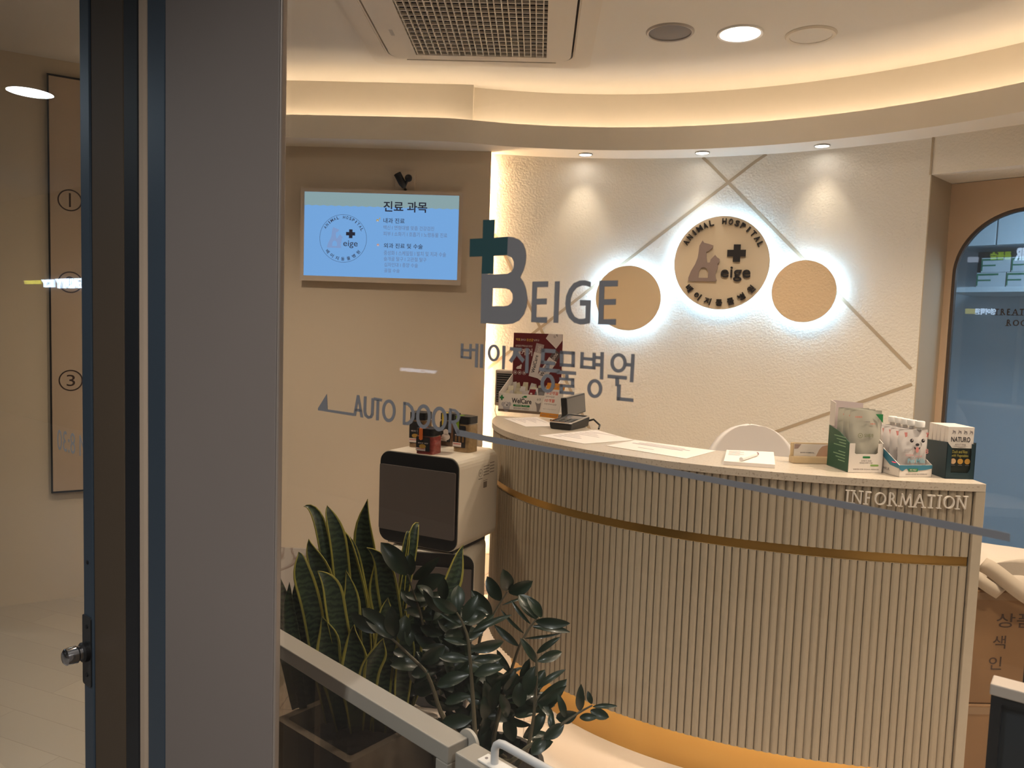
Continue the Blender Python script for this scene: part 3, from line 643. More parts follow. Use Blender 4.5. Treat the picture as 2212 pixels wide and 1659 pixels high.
# ------------------------------------------------------------------ things on the counter
def onc(x, y, dz=0): return onz(x, y, ZT+dz)
cardw = mat('white_card', (.74,.68,.62,1), .55); maroon = mat('maroon_card', (.14,.014,.018,1), .45); green = mat('print_green', (.02,.20,.06,1), .5)
yel = mat('print_yellow', (.75,.50,.08,1), .5); pinkw = mat('print_white', (.75,.66,.62,1), .5); mauveg = mat('print_mauve', (.42,.33,.32,1), .5)
# sachet display box
A = onc(1076, 888); B = onc(1163, 895); r_ = (B-A).normalized(); wbx = .262
t = thing('sachet_display_box', 'white open display box of sachets with a tall maroon header card', 'box', A, math.atan2(r_.y, r_.x))
bx = Fr((0,0,0), (1,0,0), ZZ)     # front face; n = -y in local space
m = MB(); m.box((0,0,0),(wbx,.003,.088)); m.box((0,0,0),(wbx,.16,.003)); 
for x in (0, wbx-.003): m.raw([(x,0,0),(x,.16,0),(x,.16,.17),(x,0,.088),(x+.003,0,0),(x+.003,.16,0),(x+.003,.16,.17),(x+.003,0,.088)], [(0,1,2,3),(7,6,5,4),(0,3,7,4),(1,0,4,5),(2,1,5,6),(3,2,6,7)])
m.build('tray', cardw, t); MB().box((-.0004,-.0006,.0),(wbx+.0004,-.0001,.012)).build('base_band', mat('band_brown', (.20,.14,.10,1), .6), t)
hb = MB().box((-.0,.160,.0),(.253,.164,.372)); hb.build('header_card', maroon, t)
hf = Fr((0,.1598,0), (1,0,0), ZZ)
m = MB()
m.text('약효', hf, .012,.333,.036,.346, 0,.0004, 0, .01); m.text('유산균', hf, .068,.332,.104,.346, 0,.0004, 0, .01)
m.text('올리고', hf, .039,.334,.064,.344, 0,.0004, 1); m.text('낮추고', hf, .107,.334,.134,.344, 0,.0004, 1)
m.text('반려동물 면역유산균 유산균', hf, .012,.304,.100,.314, 0,.0004, 1); m.text('웰케어', hf, .012,.262,.100,.298, 0,.0004, 1, .012)
m.flat([[(.168,.350),(.182,.372),(.253,.372),(.253,.343),(.222,.302)]], hf, 0, .0004, 1); m.text('ㅇㅎ', Fr(hf(.212,.352), (.85,0,.53), (-.53,0,.85)), 0,0,.022,.012, 0.0004,.0003, 2)
for (a, b, ang, col) in ((.086,.165,.20,3),(.125,.160,.56,4)):
    d = V((math.sin(ang), math.cos(ang))); nn = V((d.y,-d.x)); P = lambda u, v: tuple(V((a,b))+d*u+nn*v)
    z = .0004 if col == 3 else .0
    m.flat([[P(0,0),P(.0,.045),P(.12,.045),P(.12,0)]], hf, z, .0005, 1); m.flat([[P(.12,.002),P(.12,.043),P(.165,.043),P(.165,.002)]], hf, z, .0005, col)
    tf = Fr(hf(*P(.035,.016)), (d.x,0,d.y), (-d.y,0,d.x)); m.text('WelCare', Fr(hf(*P(.02,.026)), (d.x,0,d.y), (-d.y,0,d.x)), 0,0,.088,.018, z+.0007,.0003, 2, .01)
    m.text('DOG', Fr(hf(*P(.124,.030)), (d.x,0,d.y), (-d.y,0,d.x)), 0,0,.032,.014, z+.0007,.0003, 1, .01)
for i in range(3): m.flat([circ(.014+.024*i,.178,.0098,n=24), circ(.014+.024*i,.178,.0085,n=24)], hf, 0, .0004, 1); m.flat([circ(.014+.024*i,.178,.0045,n=12)], hf, 0,.0004, 1)
m.flat([[(.018,.198),(.024,.208),(.034,.211),(.045,.220),(.048,.214),(.045,.203),(.046,.197),(.024,.196)]], hf, 0, .0004, 1)
m.build('header_print', [yel, pinkw, ink, mauveg, mat('print_dark', (.10,.07,.07,1), .5)], t)
ff = Fr((0,-.0002,0), (1,0,0), ZZ); m = MB()
m.flat([[(.006,.062),(.006,.070),(.013,.070),(.013,.078),(.021,.078),(.021,.070),(.028,.070),(.028,.062),(.021,.062),(.021,.054),(.013,.054),(.013,.062)]], ff, 0, .0004, 0)
m.text('WelCare', ff, .068,.044,.168,.068, 0,.0004, 1, .02); m.flat([rrect(.076,.029,.160,.038,.004)], ff, 0, .0004, 0); m.text('Allergy Free', ff, .088,.031,.148,.037, .0003,.0003, 2)
m.flat([circ(.136,.077,.009,.0048,20)], ff, 0,.0004, 0); m.flat([circ(.124,.074,.004,.003,14)], ff, 0,.0004, 0); m.text('영양만점의 과학솔루션', ff, .078,.016,.156,.024, 0,.0004, 3)
m.flat([circ(.042,.022,.017,.022,24)], ff, 0,.0004, 4); m.flat([circ(.040,.037,.016,.013,24)], ff, .0002,.0004, 5); m.flat([circ(.024,.036,.008,.010,18)], ff, .0003,.0004, 4); m.flat([circ(.058,.038,.008,.010,18)], ff, .0003,.0004, 4)
m.flat([circ(.045,.032,.004,.0035,14)], ff, .0006,.0004, 1); m.flat([circ(.033,.041,.002,n=10)], ff, .0006,.0004, 1); m.flat([circ(.048,.042,.002,n=10)], ff, .0006,.0004, 1)
m.flat([[(.186,.056),(.198,.050),(.206,.050),(.216,.056),(.212,.030),(.206,.010),(.196,.010),(.194,.032)]], ff, 0,.0004, 3); m.text('순한', ff, .194,.064,.214,.074, 0,.0004, 1)
m.build('front_print', [green, ink, pinkw, inkg, mat('puppy_grey', (.42,.40,.42,1), .7), mat('puppy_white', (.62,.58,.57,1), .7)], t)
kr = [mat('sachet_olive', (.36,.31,.20,1), .4), mat('sachet_grey', (.42,.38,.36,1), .4), mat('sachet_dark', (.10,.09,.09,1), .4)]
Mx = Matrix.Translation(A) @ Matrix.Rotation(math.atan2(r_.y, r_.x), 4, 'Z')
for i in range(24):
    pos = Mx @ V((.014+.0285*(i % 8)+.004*random.random(), .018+.045*(i//8)+.008*random.random(), .028+.014*(i//8)+.010*random.random()))
    w = .024; k = (0, 1, 2, 1, 0, 1)[(i*5+i//3) % 6]
    o = MB().raw([(0,0,0),(w,0,0),(w,.004,.0),(0,.004,0),(-.002,-.001,.05),(w+.002,-.001,.05),(w+.002,.006,.05),(-.002,.006,.05),(0,.002,.072),(w,.002,.072),(w,.003,.072),(0,.003,.072)], [(3,2,1,0),(0,1,5,4),(1,2,6,5),(2,3,7,6),(3,0,4,7),(4,5,9,8),(5,6,10,9),(6,7,11,10),(7,4,8,11),(8,9,10,11)]).build('sachet', kr[k])
    o.location = pos; o.rotation_euler = (random.uniform(-.45,-.1), random.uniform(-.3,.3), math.atan2(r_.y,r_.x)+random.uniform(-.25,.25))
    tag(o, ('pale olive', 'pale grey', 'dark')[k]+' stick sachet standing in the white display box', 'sachet', ('olive', 'grey', 'dark')[k]+' sachets in the display box')
o = MB(); o.raw([(0,0,0),(.03,0,0),(.03,.004,0),(0,.004,0),(.028,.002,.095),(.058,.002,.095),(.058,.004,.095),(.028,.004,.095)], [(3,2,1,0),(0,1,5,4),(1,2,6,5),(2,3,7,6),(3,0,4,7),(4,5,6,7)])
m = o
o = m.build('sachet', mat('sachet_red', (.24,.025,.035,1), .35)); o.location = Mx @ V((.125,.012,.018)); o.rotation_euler = (0,0,math.atan2(r_.y,r_.x))
for dz in (.05, .075): MB().flat([circ(.028+(dz-.05)*.3, dz, .006, .004, 16)], Fr((0,-.0006,0),(1,0,0),ZZ), .001, .0004).build('print_mark', pinkw, o)
tag(o, 'red stick sachet leaning at the front of the white display box', 'sachet')
# louvred grey unit behind
p = onc(1079, 872); p = V((-.172, 3.80, ZT))
t = thing('louvred_unit', 'small grey louvred speaker box behind the sachet display', 'speaker', (-.208, 3.865, ZT), -.3)
MB().box((0,0,0),(.12,.06,.182)).build('case', mat('case_cream', (.55,.47,.40,1), .5), t, bevel=.006)
m = MB(); m.box((.010,-.003,.02),(.110,-.0002,.165), 0)
for i in range(12): m.box((.010,-.0055,.024+.0118*i),(.110,-.003,.030+.0118*i), 1)
m.build('louvre', [black, mat('louvre_grey', (.16,.15,.14,1), .4)], t)
# price card leaning
A = onc(1166, 900); B = onc(1208, 905); ra = math.atan2(B.y-A.y, B.x-A.x)
t = thing('price_card', 'orange and white price card standing before the sachet display', 'card', A, ra)
cf = Fr((0,0,0), (1,0,.0), (.16,.12,1)); w, h = .098, .158
m = MB(); m.box((0,0,0),(w,h,.002), 0, M=lambda x,y,z: cf(x,y,z)); m.flat([rect(0,h*.82,w,h)], cf, .002,.0003, 1); m.flat([rect(0,0,w,h*.13)], cf, .002,.0003, 1)
m.text('접종카드', cf, .02,h*.86,.088,h*.95, .0022,.0003, 2); m.text('5-2개월', cf, .008,h*.66,.07,h*.76, .002,.0003, 3, .01); m.text('강아지접종', cf, .008,h*.575,.055,h*.625, .002,.0003, 2)
m.text('10개월', cf, .008,h*.44,.06,h*.54, .002,.0003, 3, .01); m.text('부분강아지접종', cf, .008,h*.36,.075,h*.41, .002,.0003, 2); m.text('접종시 상담 바랍니다', cf, .008,h*.23,.08,h*.25, .002,.0003, 2)
m.text('베이지', cf, .008,h*.04,.03,h*.09, .0022,.0003, 2); m.text('베이지동물병원', cf, .052,h*.04,.092,h*.09, .0022,.0003, 2)
m.build('card', [cardw, mat('print_orange', (.70,.27,.02,1), .5), inkg, mat('print_red', (.62,.07,.04,1), .5)], t)
MB().box((.02,.022,0),(.07,.05,.004)).build('foot', mat('clear_acrylic', (.7,.68,.66,1), .2), t); MB().raw([(.03,.05,.0),(.06,.05,.0),(.06,.018,.12),(.03,.018,.12),(.03,.053,0),(.06,.053,0),(.06,.021,.12),(.03,.021,.12)], [(0,1,2,3),(7,6,5,4),(0,4,5,1),(1,5,6,2),(2,6,7,3),(3,7,4,0)]).build('easel', cardw, t)
# customer display
t = thing('display_monitor', 'small black customer display seen almost edge on', 'monitor', (.140, 3.285, ZT), math.atan2(.36,.118))
lean = Fr((0,0,.016), (1,0,0), (0,.10,1))
MB().box((0,0,-.026),(.31,.088,0), M=lambda x,y,z: lean(x,y,z)).build('shell', black, t, bevel=.003)
MB().box((.006,.006,.0002),(.304,.082,.0012), M=lambda x,y,z: lean(x,y,z)).build('screen', mat('screen_off', (.10,.10,.105,1), .35), t)
MB().box((.002,.0881,-.024),(.308,.0895,-.002), M=lambda x,y,z: lean(x,y,z)).build('top_bezel', mat('bezel_beige', (.33,.30,.25,1), .5), t)
MB().box((.12,.002,0),(.22,.10,.006)).build('foot', black, t, bevel=.002); MB().box((.15,.02,.006),(.19,.035,.03)).build('neck', black, t)
# card terminal
t = thing('card_terminal', 'black card payment terminal with silver rim on the counter', 'card terminal', (.142, 3.105, ZT), -.50)
MB().raw([(-.045,-.085,0),(.045,-.085,0),(.045,.085,0),(-.045,.085,0),(-.05,-.088,.026),(.05,-.088,.026),(.05,.088,.042),(-.05,.088,.042)], [(3,2,1,0),(4,5,6,7),(0,1,5,4),(1,2,6,5),(2,3,7,6),(3,0,4,7)]).build('body', black, t, bevel=.006)
tf = Fr((0,-.088,.0262), (1,0,0), (0,.176,.016))
MB().flat([rrect(-.050,0,.050,.176,.012), rrect(-.043,.008,.043,.168,.008)], tf, 0, .004).build('rim', chrome, t, bevel=.001)
MB().flat([rect(-.036,.095,.036,.155)], tf, .0005, .001).build('screen', mat('terminal_screen', (.15,.13,.12,1), .15), t)
m = MB()
for i in range(3):
    for j in range(4): m.box((-.036+.026*i,.015+.019*j,.0005),(-.016+.026*i,.029+.019*j,.004), M=lambda x,y,z: tf(x,y,z))
m.build('keypad', mat('key_grey', (.10,.10,.10,1), .4), t)
MB().tube([(.03,.085,.02),(.06,.10,.03),(.10,.075,.012),(.12,.02,.005)], .004, 0, 8).build('cable', black, t, smooth=True); MB().tube([(-.04,-.08,.022),(-.062,-.05,.03),(-.058,.0,.02)], .003, 0, 8).build('strap', black, t, smooth=True)
# loose papers
def sheet(label, corners, lines, z=.0006, th=.0008, group=None):
    P = [onc(x, y, z) for x, y in corners]
    for p in P: p.z = ZT+z
    m = MB().quadprism(P, th, 0); u = P[3]-P[0]; v = P[1]-P[0]
    for (a0, b0, a1, b1) in lines:
        q = [P[0]+v*a+u*b+ZZ*(th+.0002) for a, b in ((a0,b0),(a1,b0),(a1,b1),(a0,b1))]; m.quadprism(q, .0002, 1)
    o = m.build('paper_sheet', [paper, mat('print_faint', (.42,.36,.38,1), .6)]); return tag(o, label, 'paper', group)
ln = [(.12+.0*i,.15+.09*i,.30+.45*((i*37 % 10)/10),.17+.09*i) for i in range(8)]
sheet('printed white sheet beside the card terminal', [(1088,904),(1136,922),(1203,921),(1160,901)], ln)
sheet('pale printed form lying right of the card terminal', [(1163,941),(1262,959),(1368,951),(1288,929)], ln)
sheet('pale printed form at the middle of the counter top', [(1310,963),(1482,991),(1547,974),(1372,951)], [(.10,.62,.75,.68),(.14,.74,.8,.79),(.2,.86,.7,.89),(.3,.3,.5,.33)])
# note pad and pen
P = [onc(x, y) for x, y in ((1563,1004),(1674,1012),(1671,984),(1569,979))]
t = tag(MB().quadprism(P, .012, 0).build('note_pad', [paper], bevel=.0008), 'thick white note pad with a pen on the counter', 'note pad')
m = MB(); v = P[1]-P[0]; u = P[3]-P[0]
for i in range(5): q = [P[0]+v*a+u*b+ZZ*.0122 for a, b in ((.06,.90-.09*i),(.30+.08*(i % 2),.90-.09*i),(.30+.08*(i % 2),.93-.09*i),(.06,.93-.09*i))]; m.quadprism(q, .0003, 0)
m.build('printed_lines', mat('print_faint', (.42,.36,.38,1), .6), t)
a, b = onc(1601,992,.019), onc(1636,980,.019)
t = tag(MB().tube([a, a.lerp(b,.9)], .0062, 0, 14).build('marker_pen', white, smooth=True), 'white marker pen lying on the note pad', 'pen')
MB().tube([a.lerp(b,.9), b], .0052, 0, 14).build('tip', mat('pen_mauve', (.28,.16,.18,1), .5), t)
# card holder
A = onc(1713, 1001); B = onc(1796, 1003); ra = math.atan2(B.y-A.y, B.x-A.x); w = (B-A).length
t = thing('card_holder', 'pale wooden holder with a business card on the counter', 'card holder', A, ra)
wood = mat('maple', (.62,.47,.28,1), .5, var=.08, vscale=20)
MB().box((0,0,0),(w,.035,.022)).build('block', wood, t, bevel=.002); MB().box((-.002,.020,.022),(w+.004,.024,.064)).build('backrest', wood, t, bevel=.001)
MB().box((.008,.015,.018),(w-.004,.018,.060)).build('business_card', cardw, t)
kf = Fr((.008,.0148,.018), (1,0,0), ZZ); m = MB(); W_ = w-.012
m.flat([[(0,.042),(0,.026),(.012,.028),(.022,.042)]], kf, 0,.0003, 0); m.flat([[(W_*.62,0),(W_*.72,.026),(W_*.8,.036),(W_,.042),(W_,0)]], kf, 0,.0003, 1); m.text('BEIGE HOSPITAL', kf, .02,.013,.066,.017, 0,.0003, 2)
m.build('card_print', [mat('card_brown', (.36,.26,.22,1), .6), mat('card_tan', (.50,.33,.22,1), .6), inkg], t)

# pouch display boxes
def obox(mb, w, d, h, hb, hf, m=0, th=.002):
    """open display box: front lip hf, back hb, sides sloping"""
    mb.box((0,0,0),(w,d,th), m); mb.box((0,0,0),(w,th,hf), m); mb.box((0,d-th,0),(w,d,hb), m)
    for x in (0, w-th): mb.raw([(x,0,0),(x,d,0),(x,d,h),(x,0,hf),(x+th,0,0),(x+th,d,0),(x+th,d,h),(x+th,0,hf)], [(0,1,2,3),(7,6,5,4),(0,3,7,4),(1,0,4,5),(2,1,5,6),(3,2,6,7)], m)
def pouch(w, h, d, gus=.25, n=10, wav=.006):
    """a filled stand-up pouch: flat sealed top, full belly"""
    rows = []
    for j in range(n+1):
        t = j/n; z = h*t; bulge = d*max(0, math.sin(PI*min(1, (1-t)*1.05)))**.7*(1-.35*t) if j < n else .0012
        ww = w*(1-.03*math.sin(PI*t*2)); r = []
        for i in range(17):
            s = i/16; r.append(V((ww*(s-.5), -bulge*.5*(math.sin(PI*s))**.6+wav*.25*math.sin(9*s+7*t), z)))
        rr = [V((p.x, bulge*.5*(math.sin(PI*i/16))**.6, z)) for i, p in enumerate(r)]
        rows.append(r+rr[::-1])
    m = MB().strip([r+[r[0]] for r in rows]); m.raw(rows[0], [tuple(range(len(rows[0])))]); m.raw(rows[-1], [tuple(range(len(rows[-1])))]); return m
# green and white box
A = onc(1832, 1021); B = onc(1905, 1022); ra = math.atan2(B.y-A.y, B.x-A.x); w = (B-A).length
t = thing('pouch_display_box', 'green and white display box of grey pouches left of the pet milk', 'box', A, ra); d = .125
m = MB(); m.box((0,0,0),(w,d,.002)); m.flat([[(0,0),(w,0),(w,.088),(w*.84,.088),(w*.84,.060),(w*.8,.056),(w*.2,.056),(w*.16,.060),(w*.16,.088),(0,.088)]], Fr((0,.002,0),(1,0,0),ZZ), 0, .002)
m.raw([(w,0,0),(w,d,0),(w,d,.15),(w,.0,.088),(w-.002,0,0),(w-.002,d,0),(w-.002,d,.15),(w-.002,0,.088)], [(0,1,2,3),(7,6,5,4),(0,3,7,4),(1,0,4,5),(2,1,5,6),(3,2,6,7)])
m.build('tray', cardw, t)
m = MB(); m.raw([(0,.001,0),(0,d,0),(0,d,.128),(0,.062,.115),(0,.001,.088),(.002,.001,0),(.002,d,0),(.002,d,.128),(.002,.062,.115),(.002,.001,.088)], [(0,1,2,3,4),(9,8,7,6,5),(0,4,9,5),(1,0,5,6),(2,1,6,7),(3,2,7,8),(4,3,8,9)])
m.build('green_side', mat('box_green', (.016,.085,.045,1), .5), t)
m = MB()
for i in range(9):
    if i == 4: continue
    m.box((-.0006,.022,.028+.009*i),(-.0001,.060+.03*((i*7) % 3)/2,.0305+.009*i))
m.build('side_print', mat('print_sage', (.25,.42,.25,1), .6), t)
MB().raw([(0,d,0),(w,d,0),(w,d,.198),(.006,d,.206),(0,d-.002,0),(w,d-.002,0),(w,d-.002,.198),(.006,d-.002,.206)], [(0,1,2,3),(7,6,5,4),(0,3,7,4),(1,0,4,5),(2,1,5,6),(3,2,6,7)]).build('back_card', mat('card_lilac', (.56,.47,.47,1), .55), t)
MB().raw([(0,d-.03,.128),(0,d,.128),(0,d,.206),(0,d-.03,.2),(.002,d-.03,.128),(.002,d,.128),(.002,d,.206),(.002,d-.03,.2)], [(0,1,2,3),(7,6,5,4),(0,3,7,4),(1,0,4,5),(2,1,5,6),(3,2,6,7)]).build('side_flap', cardw, t)
kf = Fr((0,.0,0),(1,0,0),ZZ); m = MB(); m.flat([rrect(w*.40,.044,w*.62,.050,.002)], kf, 0,.0004, 0); m.flat([rrect(w*.64,.020,w*.88,.0255,.002)], kf, 0,.0004, 1)
m.text('오메가 쓰리', kf, w*.36,.034,w*.66,.039, 0,.0003, 2); m.text('반려견 피부 건강', kf, w*.32,.028,w*.70,.032, 0,.0003, 2); m.text('동물병원 전용 건강보조 제품입니다', kf, w*.14,.009,w*.9,.013, 0,.0003, 2)
m.build('front_print', [green, mat('print_lime', (.22,.38,.10,1), .5), inkg], t)
pgm = mat('pouch_sage', (.44,.42,.35,1), .32, coat=.3); Mb = Matrix.Translation(A) @ Matrix.Rotation(ra, 4, 'Z')
proto = None
for i in range(3):
    lab = ('front sage grey pouch in the green and white box', 'second sage grey pouch behind the front one in the green box', 'rearmost sage grey pouch in the green and white box')[i]
    pos = Mb @ V((w*.5+.004, .022+.034*i, .004))
    if proto is None:
        q = thing('food_pouch', lab, 'pouch', pos, ra, 'pouches in the green and white box'); proto = q
        pouch(w*.93, .182, .026).build('bag', pgm, q, smooth=True)
        kf = Fr((-w*.46,-.0178,0),(1,0,0),(0,.07,1)); pm_ = [mat('print_olive', (.20,.22,.12,1), .5), mat('print_coral', (.62,.15,.10,1), .5), inkg]
        m = MB(); m.text('오메가', kf, .040,.102,.070,.113, .0022,.0004, 0, .01); m.flat([circ(.028,.107,.0075,n=24), circ(.028,.107,.006,n=24)], kf, .0022,.0004, 0); m.flat([rect(.026,.1055,.030,.1085)], kf, .0022,.0004, 0); m.build('brand_print', pm_, q)
        for tx_, bb_, ci_ in (('L-OMEGA', (.038,.147,.058,.150), 2), ('동물병원', (.010,.160,.032,.165), 1), ('오메가3', (.058,.140,.074,.145), 1)): MB().text(tx_, kf, *bb_, .0022,.0003, ci_, .01).build('claim_print', pm_, q)
        MB().flat([[(w*.70,.172),(w*.92,.172),(w*.92,.146)]], kf, .002, .0006).build('corner_print', green, q)
    else: dup(proto, pos, ra, lab)
# pet milk box
A = onc(1941, 1031); B = onc(2012, 1031); ra = math.atan2(B.y-A.y, B.x-A.x); w = (B-A).length; d = .165
t = thing('pouch_display_box', 'low blue and white display box holding capped pet milk pouches', 'box', A, ra)
m = MB(); obox(m, w, d, .118, .118, .036); m.build('tray', cardw, t)
tealb = mat('box_blue', (.045,.20,.30,1), .5); kf = Fr((0,-.0004,0),(1,0,0),ZZ); m = MB()
m.flat([[(0,.036),(w,.036),(w,.026),(w*.8,.022),(w*.6,.020),(w*.3,.018),(w*.22,.026),(w*.1,.018),(0,.024)]], kf, 0,.0004, 0); m.flat([rrect(w*.28,.017,w*.56,.026,.001)], kf, .0004,.0003, 1)
m.text('PET MILK', kf, w*.32,.019,w*.52,.024, .0008,.0003, 3); m.text('강아지와 고양이를 위한 유당분해 우유', kf, w*.2,.007,w*.86,.011, 0,.0003, 2)
ks = Fr((-.0004,d,0),(0,-1,0),ZZ); m.flat([[(0,.118),(d,.036),(d,.026),(d*.75,.03),(d*.55,.05),(d*.3,.044),(0,.066)]], ks, 0,.0004, 0); m.text('PET MILK', ks, d*.4,.012,d*.75,.020, 0,.0003, 2); m.build('wrap_print', [tealb, green, inkg, pinkw], t)
MB().flat([circ(d*.86,.0405,.010,.0008,16)], Fr((-.0008,d,0),(0,-1,0),ZZ), 0,.0006).build('red_light_streak', emis('red_streak_glow', (1,.03,.05,1), 2.2), t)  # streak of red light, put in as a glowing sliver on the tray
Mb = Matrix.Translation(A) @ Matrix.Rotation(ra, 4, 'Z'); mk = mat('milk_pouch', (.62,.58,.56,1), .22, coat=.4); proto = None
labs = ['front white pet milk pouch with a dog face and white cap', 'second pet milk pouch, just behind the front dog face', 'third pet milk pouch from the front in the blue box', 'fourth pet milk pouch from the front in the blue box', 'rearmost pet milk pouch in the blue and white box']
for i in range(5):
    pos = Mb @ V((w*.52-(0 if i == 0 else .004), .024+.030*i, .003)); rz = ra+(0 if i == 0 else -.03*i)
    if proto is None:
        q = thing('milk_pouch', labs[0], 'pouch', pos, rz, 'pet milk pouches'); proto = q
        pw = w*.88; pouch(pw, .135, .027).build('bag', mk, q, smooth=True)
        MB().lathe([(0,.0),(.007,.0),(.007,.008),(.0135,.009),(.0138,.0235),(.0125,.026),(.0,.026)], (.020,0,.134), 0, 20).build('cap', white, q, smooth=True)
        kf = Fr((-pw/2,-.0175,0),(1,0,0),(0,.04,1)); m = MB()
        for x in (.032,.069): m.flat([circ(x,.104,.0058,n=20)], kf, .0025,.0005, 0); m.flat([circ(x+.0018,.106,.0018,n=10)], kf, .0031,.0004, 4)
        m.flat([circ(.051,.092,.0062,.0042,16)], kf, .0025,.0005, 0); m.flat([[(.041,.086),(.046,.083),(.0495,.083),(.051,.0855),(.0535,.083),(.057,.083),(.061,.086),(.060,.080),(.055,.077),(.047,.077),(.042,.080)]], kf, .0022,.0004, 0)
        m.flat([circ(.051,.077,.0052,.0085,18)], kf, .0030,.0004, 1)
        for x, sgn in ((.012,1),(.083,-1)): m.flat([[(x-.005,.128),(x+.005,.128),(x+.005*sgn,.116),(x-.001*sgn,.114)]], kf, .002,.0004, 1)
        m.text('Pet Milk', kf, .022,.038,.080,.051, .0022,.0004, 2, .012); m.text('유당분해', kf, .014,.058,.040,.064, .0022,.0003, 1); m.text('소화 쏙', kf, .024,.0525,.042,.057, .0022,.0003, 3); m.text('영양 듬뿍', kf, .046,.055,.068,.060, .0022,.0003, 1)
        for k_ in range(4): m.flat([rect(.010,.078-.003*k_,.034-.003*k_,.0792-.003*k_)], kf, .0022,.0003, 3)
        m.text('8', kf, .078,.066,.088,.080, .0022,.0003, 1); m.build('face_print', [ink, mat('print_pink', (.62,.24,.22,1), .5), mat('print_sky', (.20,.42,.50,1), .5), inkg, pinkw], q)
    else: dup(proto, pos, rz, labs[i])
# dark box of food trays
A = onc(2041, 1034); B = onc(2103, 1036); ra = math.atan2(B.y-A.y, B.x-A.x); w = (B-A).length; d = .12
A.z = ZT; t = thing('tray_display_box', 'dark teal display box of white topped food sleeves at the counter end', 'box', A, ra); dt = mat('box_teal', (.010,.032,.042,1), .5)
m = MB(); m.box((0,0,0),(w,d,.002)); m.box((0,d-.002,0),(w,d,.098)); m.flat([[(0,0),(w,0),(w,.100),(w*.86,.105),(w*.86,.030),(w*.78,.018),(w*.18,.018),(w*.18,.09),(0,.108)]], Fr((0,.002,0),(1,0,0),ZZ), 0,.002)
for x in (0, w-.002): m.raw([(x,0,0),(x,d,0),(x,d,.100),(x,.0,.108),(x+.002,0,0),(x+.002,d,0),(x+.002,d,.100),(x+.002,0,.108)], [(0,1,2,3),(7,6,5,4),(0,3,7,4),(1,0,4,5),(2,1,5,6),(3,2,6,7)])
m.build('tray', dt, t); MB().box((w-.003,.004,.03),(w-.0022,d-.004,.098)).build('board_inside', mat('kraft_inside', (.36,.24,.13,1), .7), t)
Mb = Matrix.Translation(A) @ Matrix.Rotation(ra, 4, 'Z'); proto = None
labs = ['front white topped food sleeve in the dark teal box', 'second white topped food sleeve in the dark teal box', 'third white topped food sleeve in the dark teal box', 'fourth white topped food sleeve in the dark teal box', 'rearmost white topped food sleeve in the dark teal box']
for i in range(5):
    pos = Mb @ V((w*.5-.001, .012+.021*i, .0025))
    if proto is None:
        q = thing('food_sleeve', labs[0], 'food sleeve', pos, ra, 'food sleeves in the teal box'); proto = q; pw = w*.90
        MB().box((-pw/2,-.006,0),(pw/2,.010,.088)).build('lower_sleeve', mat('sleeve_black', (.012,.018,.014,1), .45), q); MB().box((-pw/2,-.0062,.088),(pw/2,.0102,.150)).build('upper_sleeve', cardw, q)
        kf = Fr((-pw/2,-.0064,0),(1,0,0),ZZ); m = MB(); m.text('NATURO', kf, .010,.106,pw-.010,.121, 0,.0004, 0, .015); m.text('ADULT DOG', kf, .022,.096,pw-.022,.101, 0,.0003, 3)
        m.flat([[(.014,.094),(pw/2,.090),(pw-.014,.094),(pw/2,.0915)]], kf, 0,.0003, 0)
        for k_ in range(4): m.flat([[(.012+.017*k_,.130),(.014+.017*k_,.137),(.012+.017*k_,.141),(.016+.017*k_,.139),(.021+.017*k_,.138),(.022+.017*k_,.130),(.0205+.017*k_,.130),(.019+.017*k_,.134),(.015+.017*k_,.134),(.0135+.017*k_,.130)]], kf, 0,.0003, 3)
        m.text('Duck and Rice', kf, .016,.073,pw-.016,.082, .0003,.0003, 1); m.text('with Vegetables', kf, .014,.060,pw-.012,.070, .0003,.0003, 1)
        for k_ in range(3): m.flat([circ(.020+.021*k_,.049,.0082,n=20)], kf, .0003,.0003, 2+2*(k_ > 0)); m.flat([rect(.014+.021*k_,.037,.026+.021*k_,.038)], kf, .0003,.0003, 3)
        m.build('sleeve_print', [ink, mat('print_gold', (.42,.36,.08,1), .5), mat('print_peach', (.62,.40,.22,1), .5), inkg, mat('print_amber', (.50,.27,.05,1), .5)], q)
    else: dup(proto, pos, ra, labs[i])

# chair behind the counter
cp = ony(1637, 960, 2.98)
t = thing('desk_chair', 'white rounded shell chair behind the counter', 'chair', (cp.x, cp.y, 0), .1)
rows = []; topz = 1.075
for j in range(22):
    if j < 6: z, hw = .48+.30*j/6, .19+.025*j/6
    else: ph = PI/2*(j-6)/15.0; z, hw = .78+(topz-.78)*math.sin(ph), max(.006, .215*math.cos(ph)**.85)
    tt = (z-.48)/(topz-.48); rows.append([V((hw*(2*i/20-1), .04-.035*((2*i/20-1)*hw/.215)**2+.04*tt, z)) for i in range(21)])
o = MB().strip(rows).build('backrest', mat('chair_white', (.80,.75,.72,1), .55), t, smooth=True); md = o.modifiers.new('s', 'SOLIDIFY'); md.thickness = .028; md.offset = 0
MB().flat([rrect(-.23,-.40,.23,.05,.10)], Fr((0,0,.44),(1,0,0),(0,1,0)), 0, .05).build('seat', MATS['chair_white'], t, bevel=.015)
MB().cyl((0,-.17,.08), .022, .36, 0, 20).build('column', chrome, t, smooth=True)
for k in range(5): a = 2*PI*k/5+.3; MB().tube([(0,-.17,.085),(.27*math.cos(a),-.17+.27*math.sin(a),.055)], [.02,.013], 0, 10).build('leg', white, t, smooth=True); MB().cyl((.27*math.cos(a)-.012,-.17+.27*math.sin(a),.0275), .0275, .024, 0, 20, axis=(1,0,0)).build('caster', black, t)
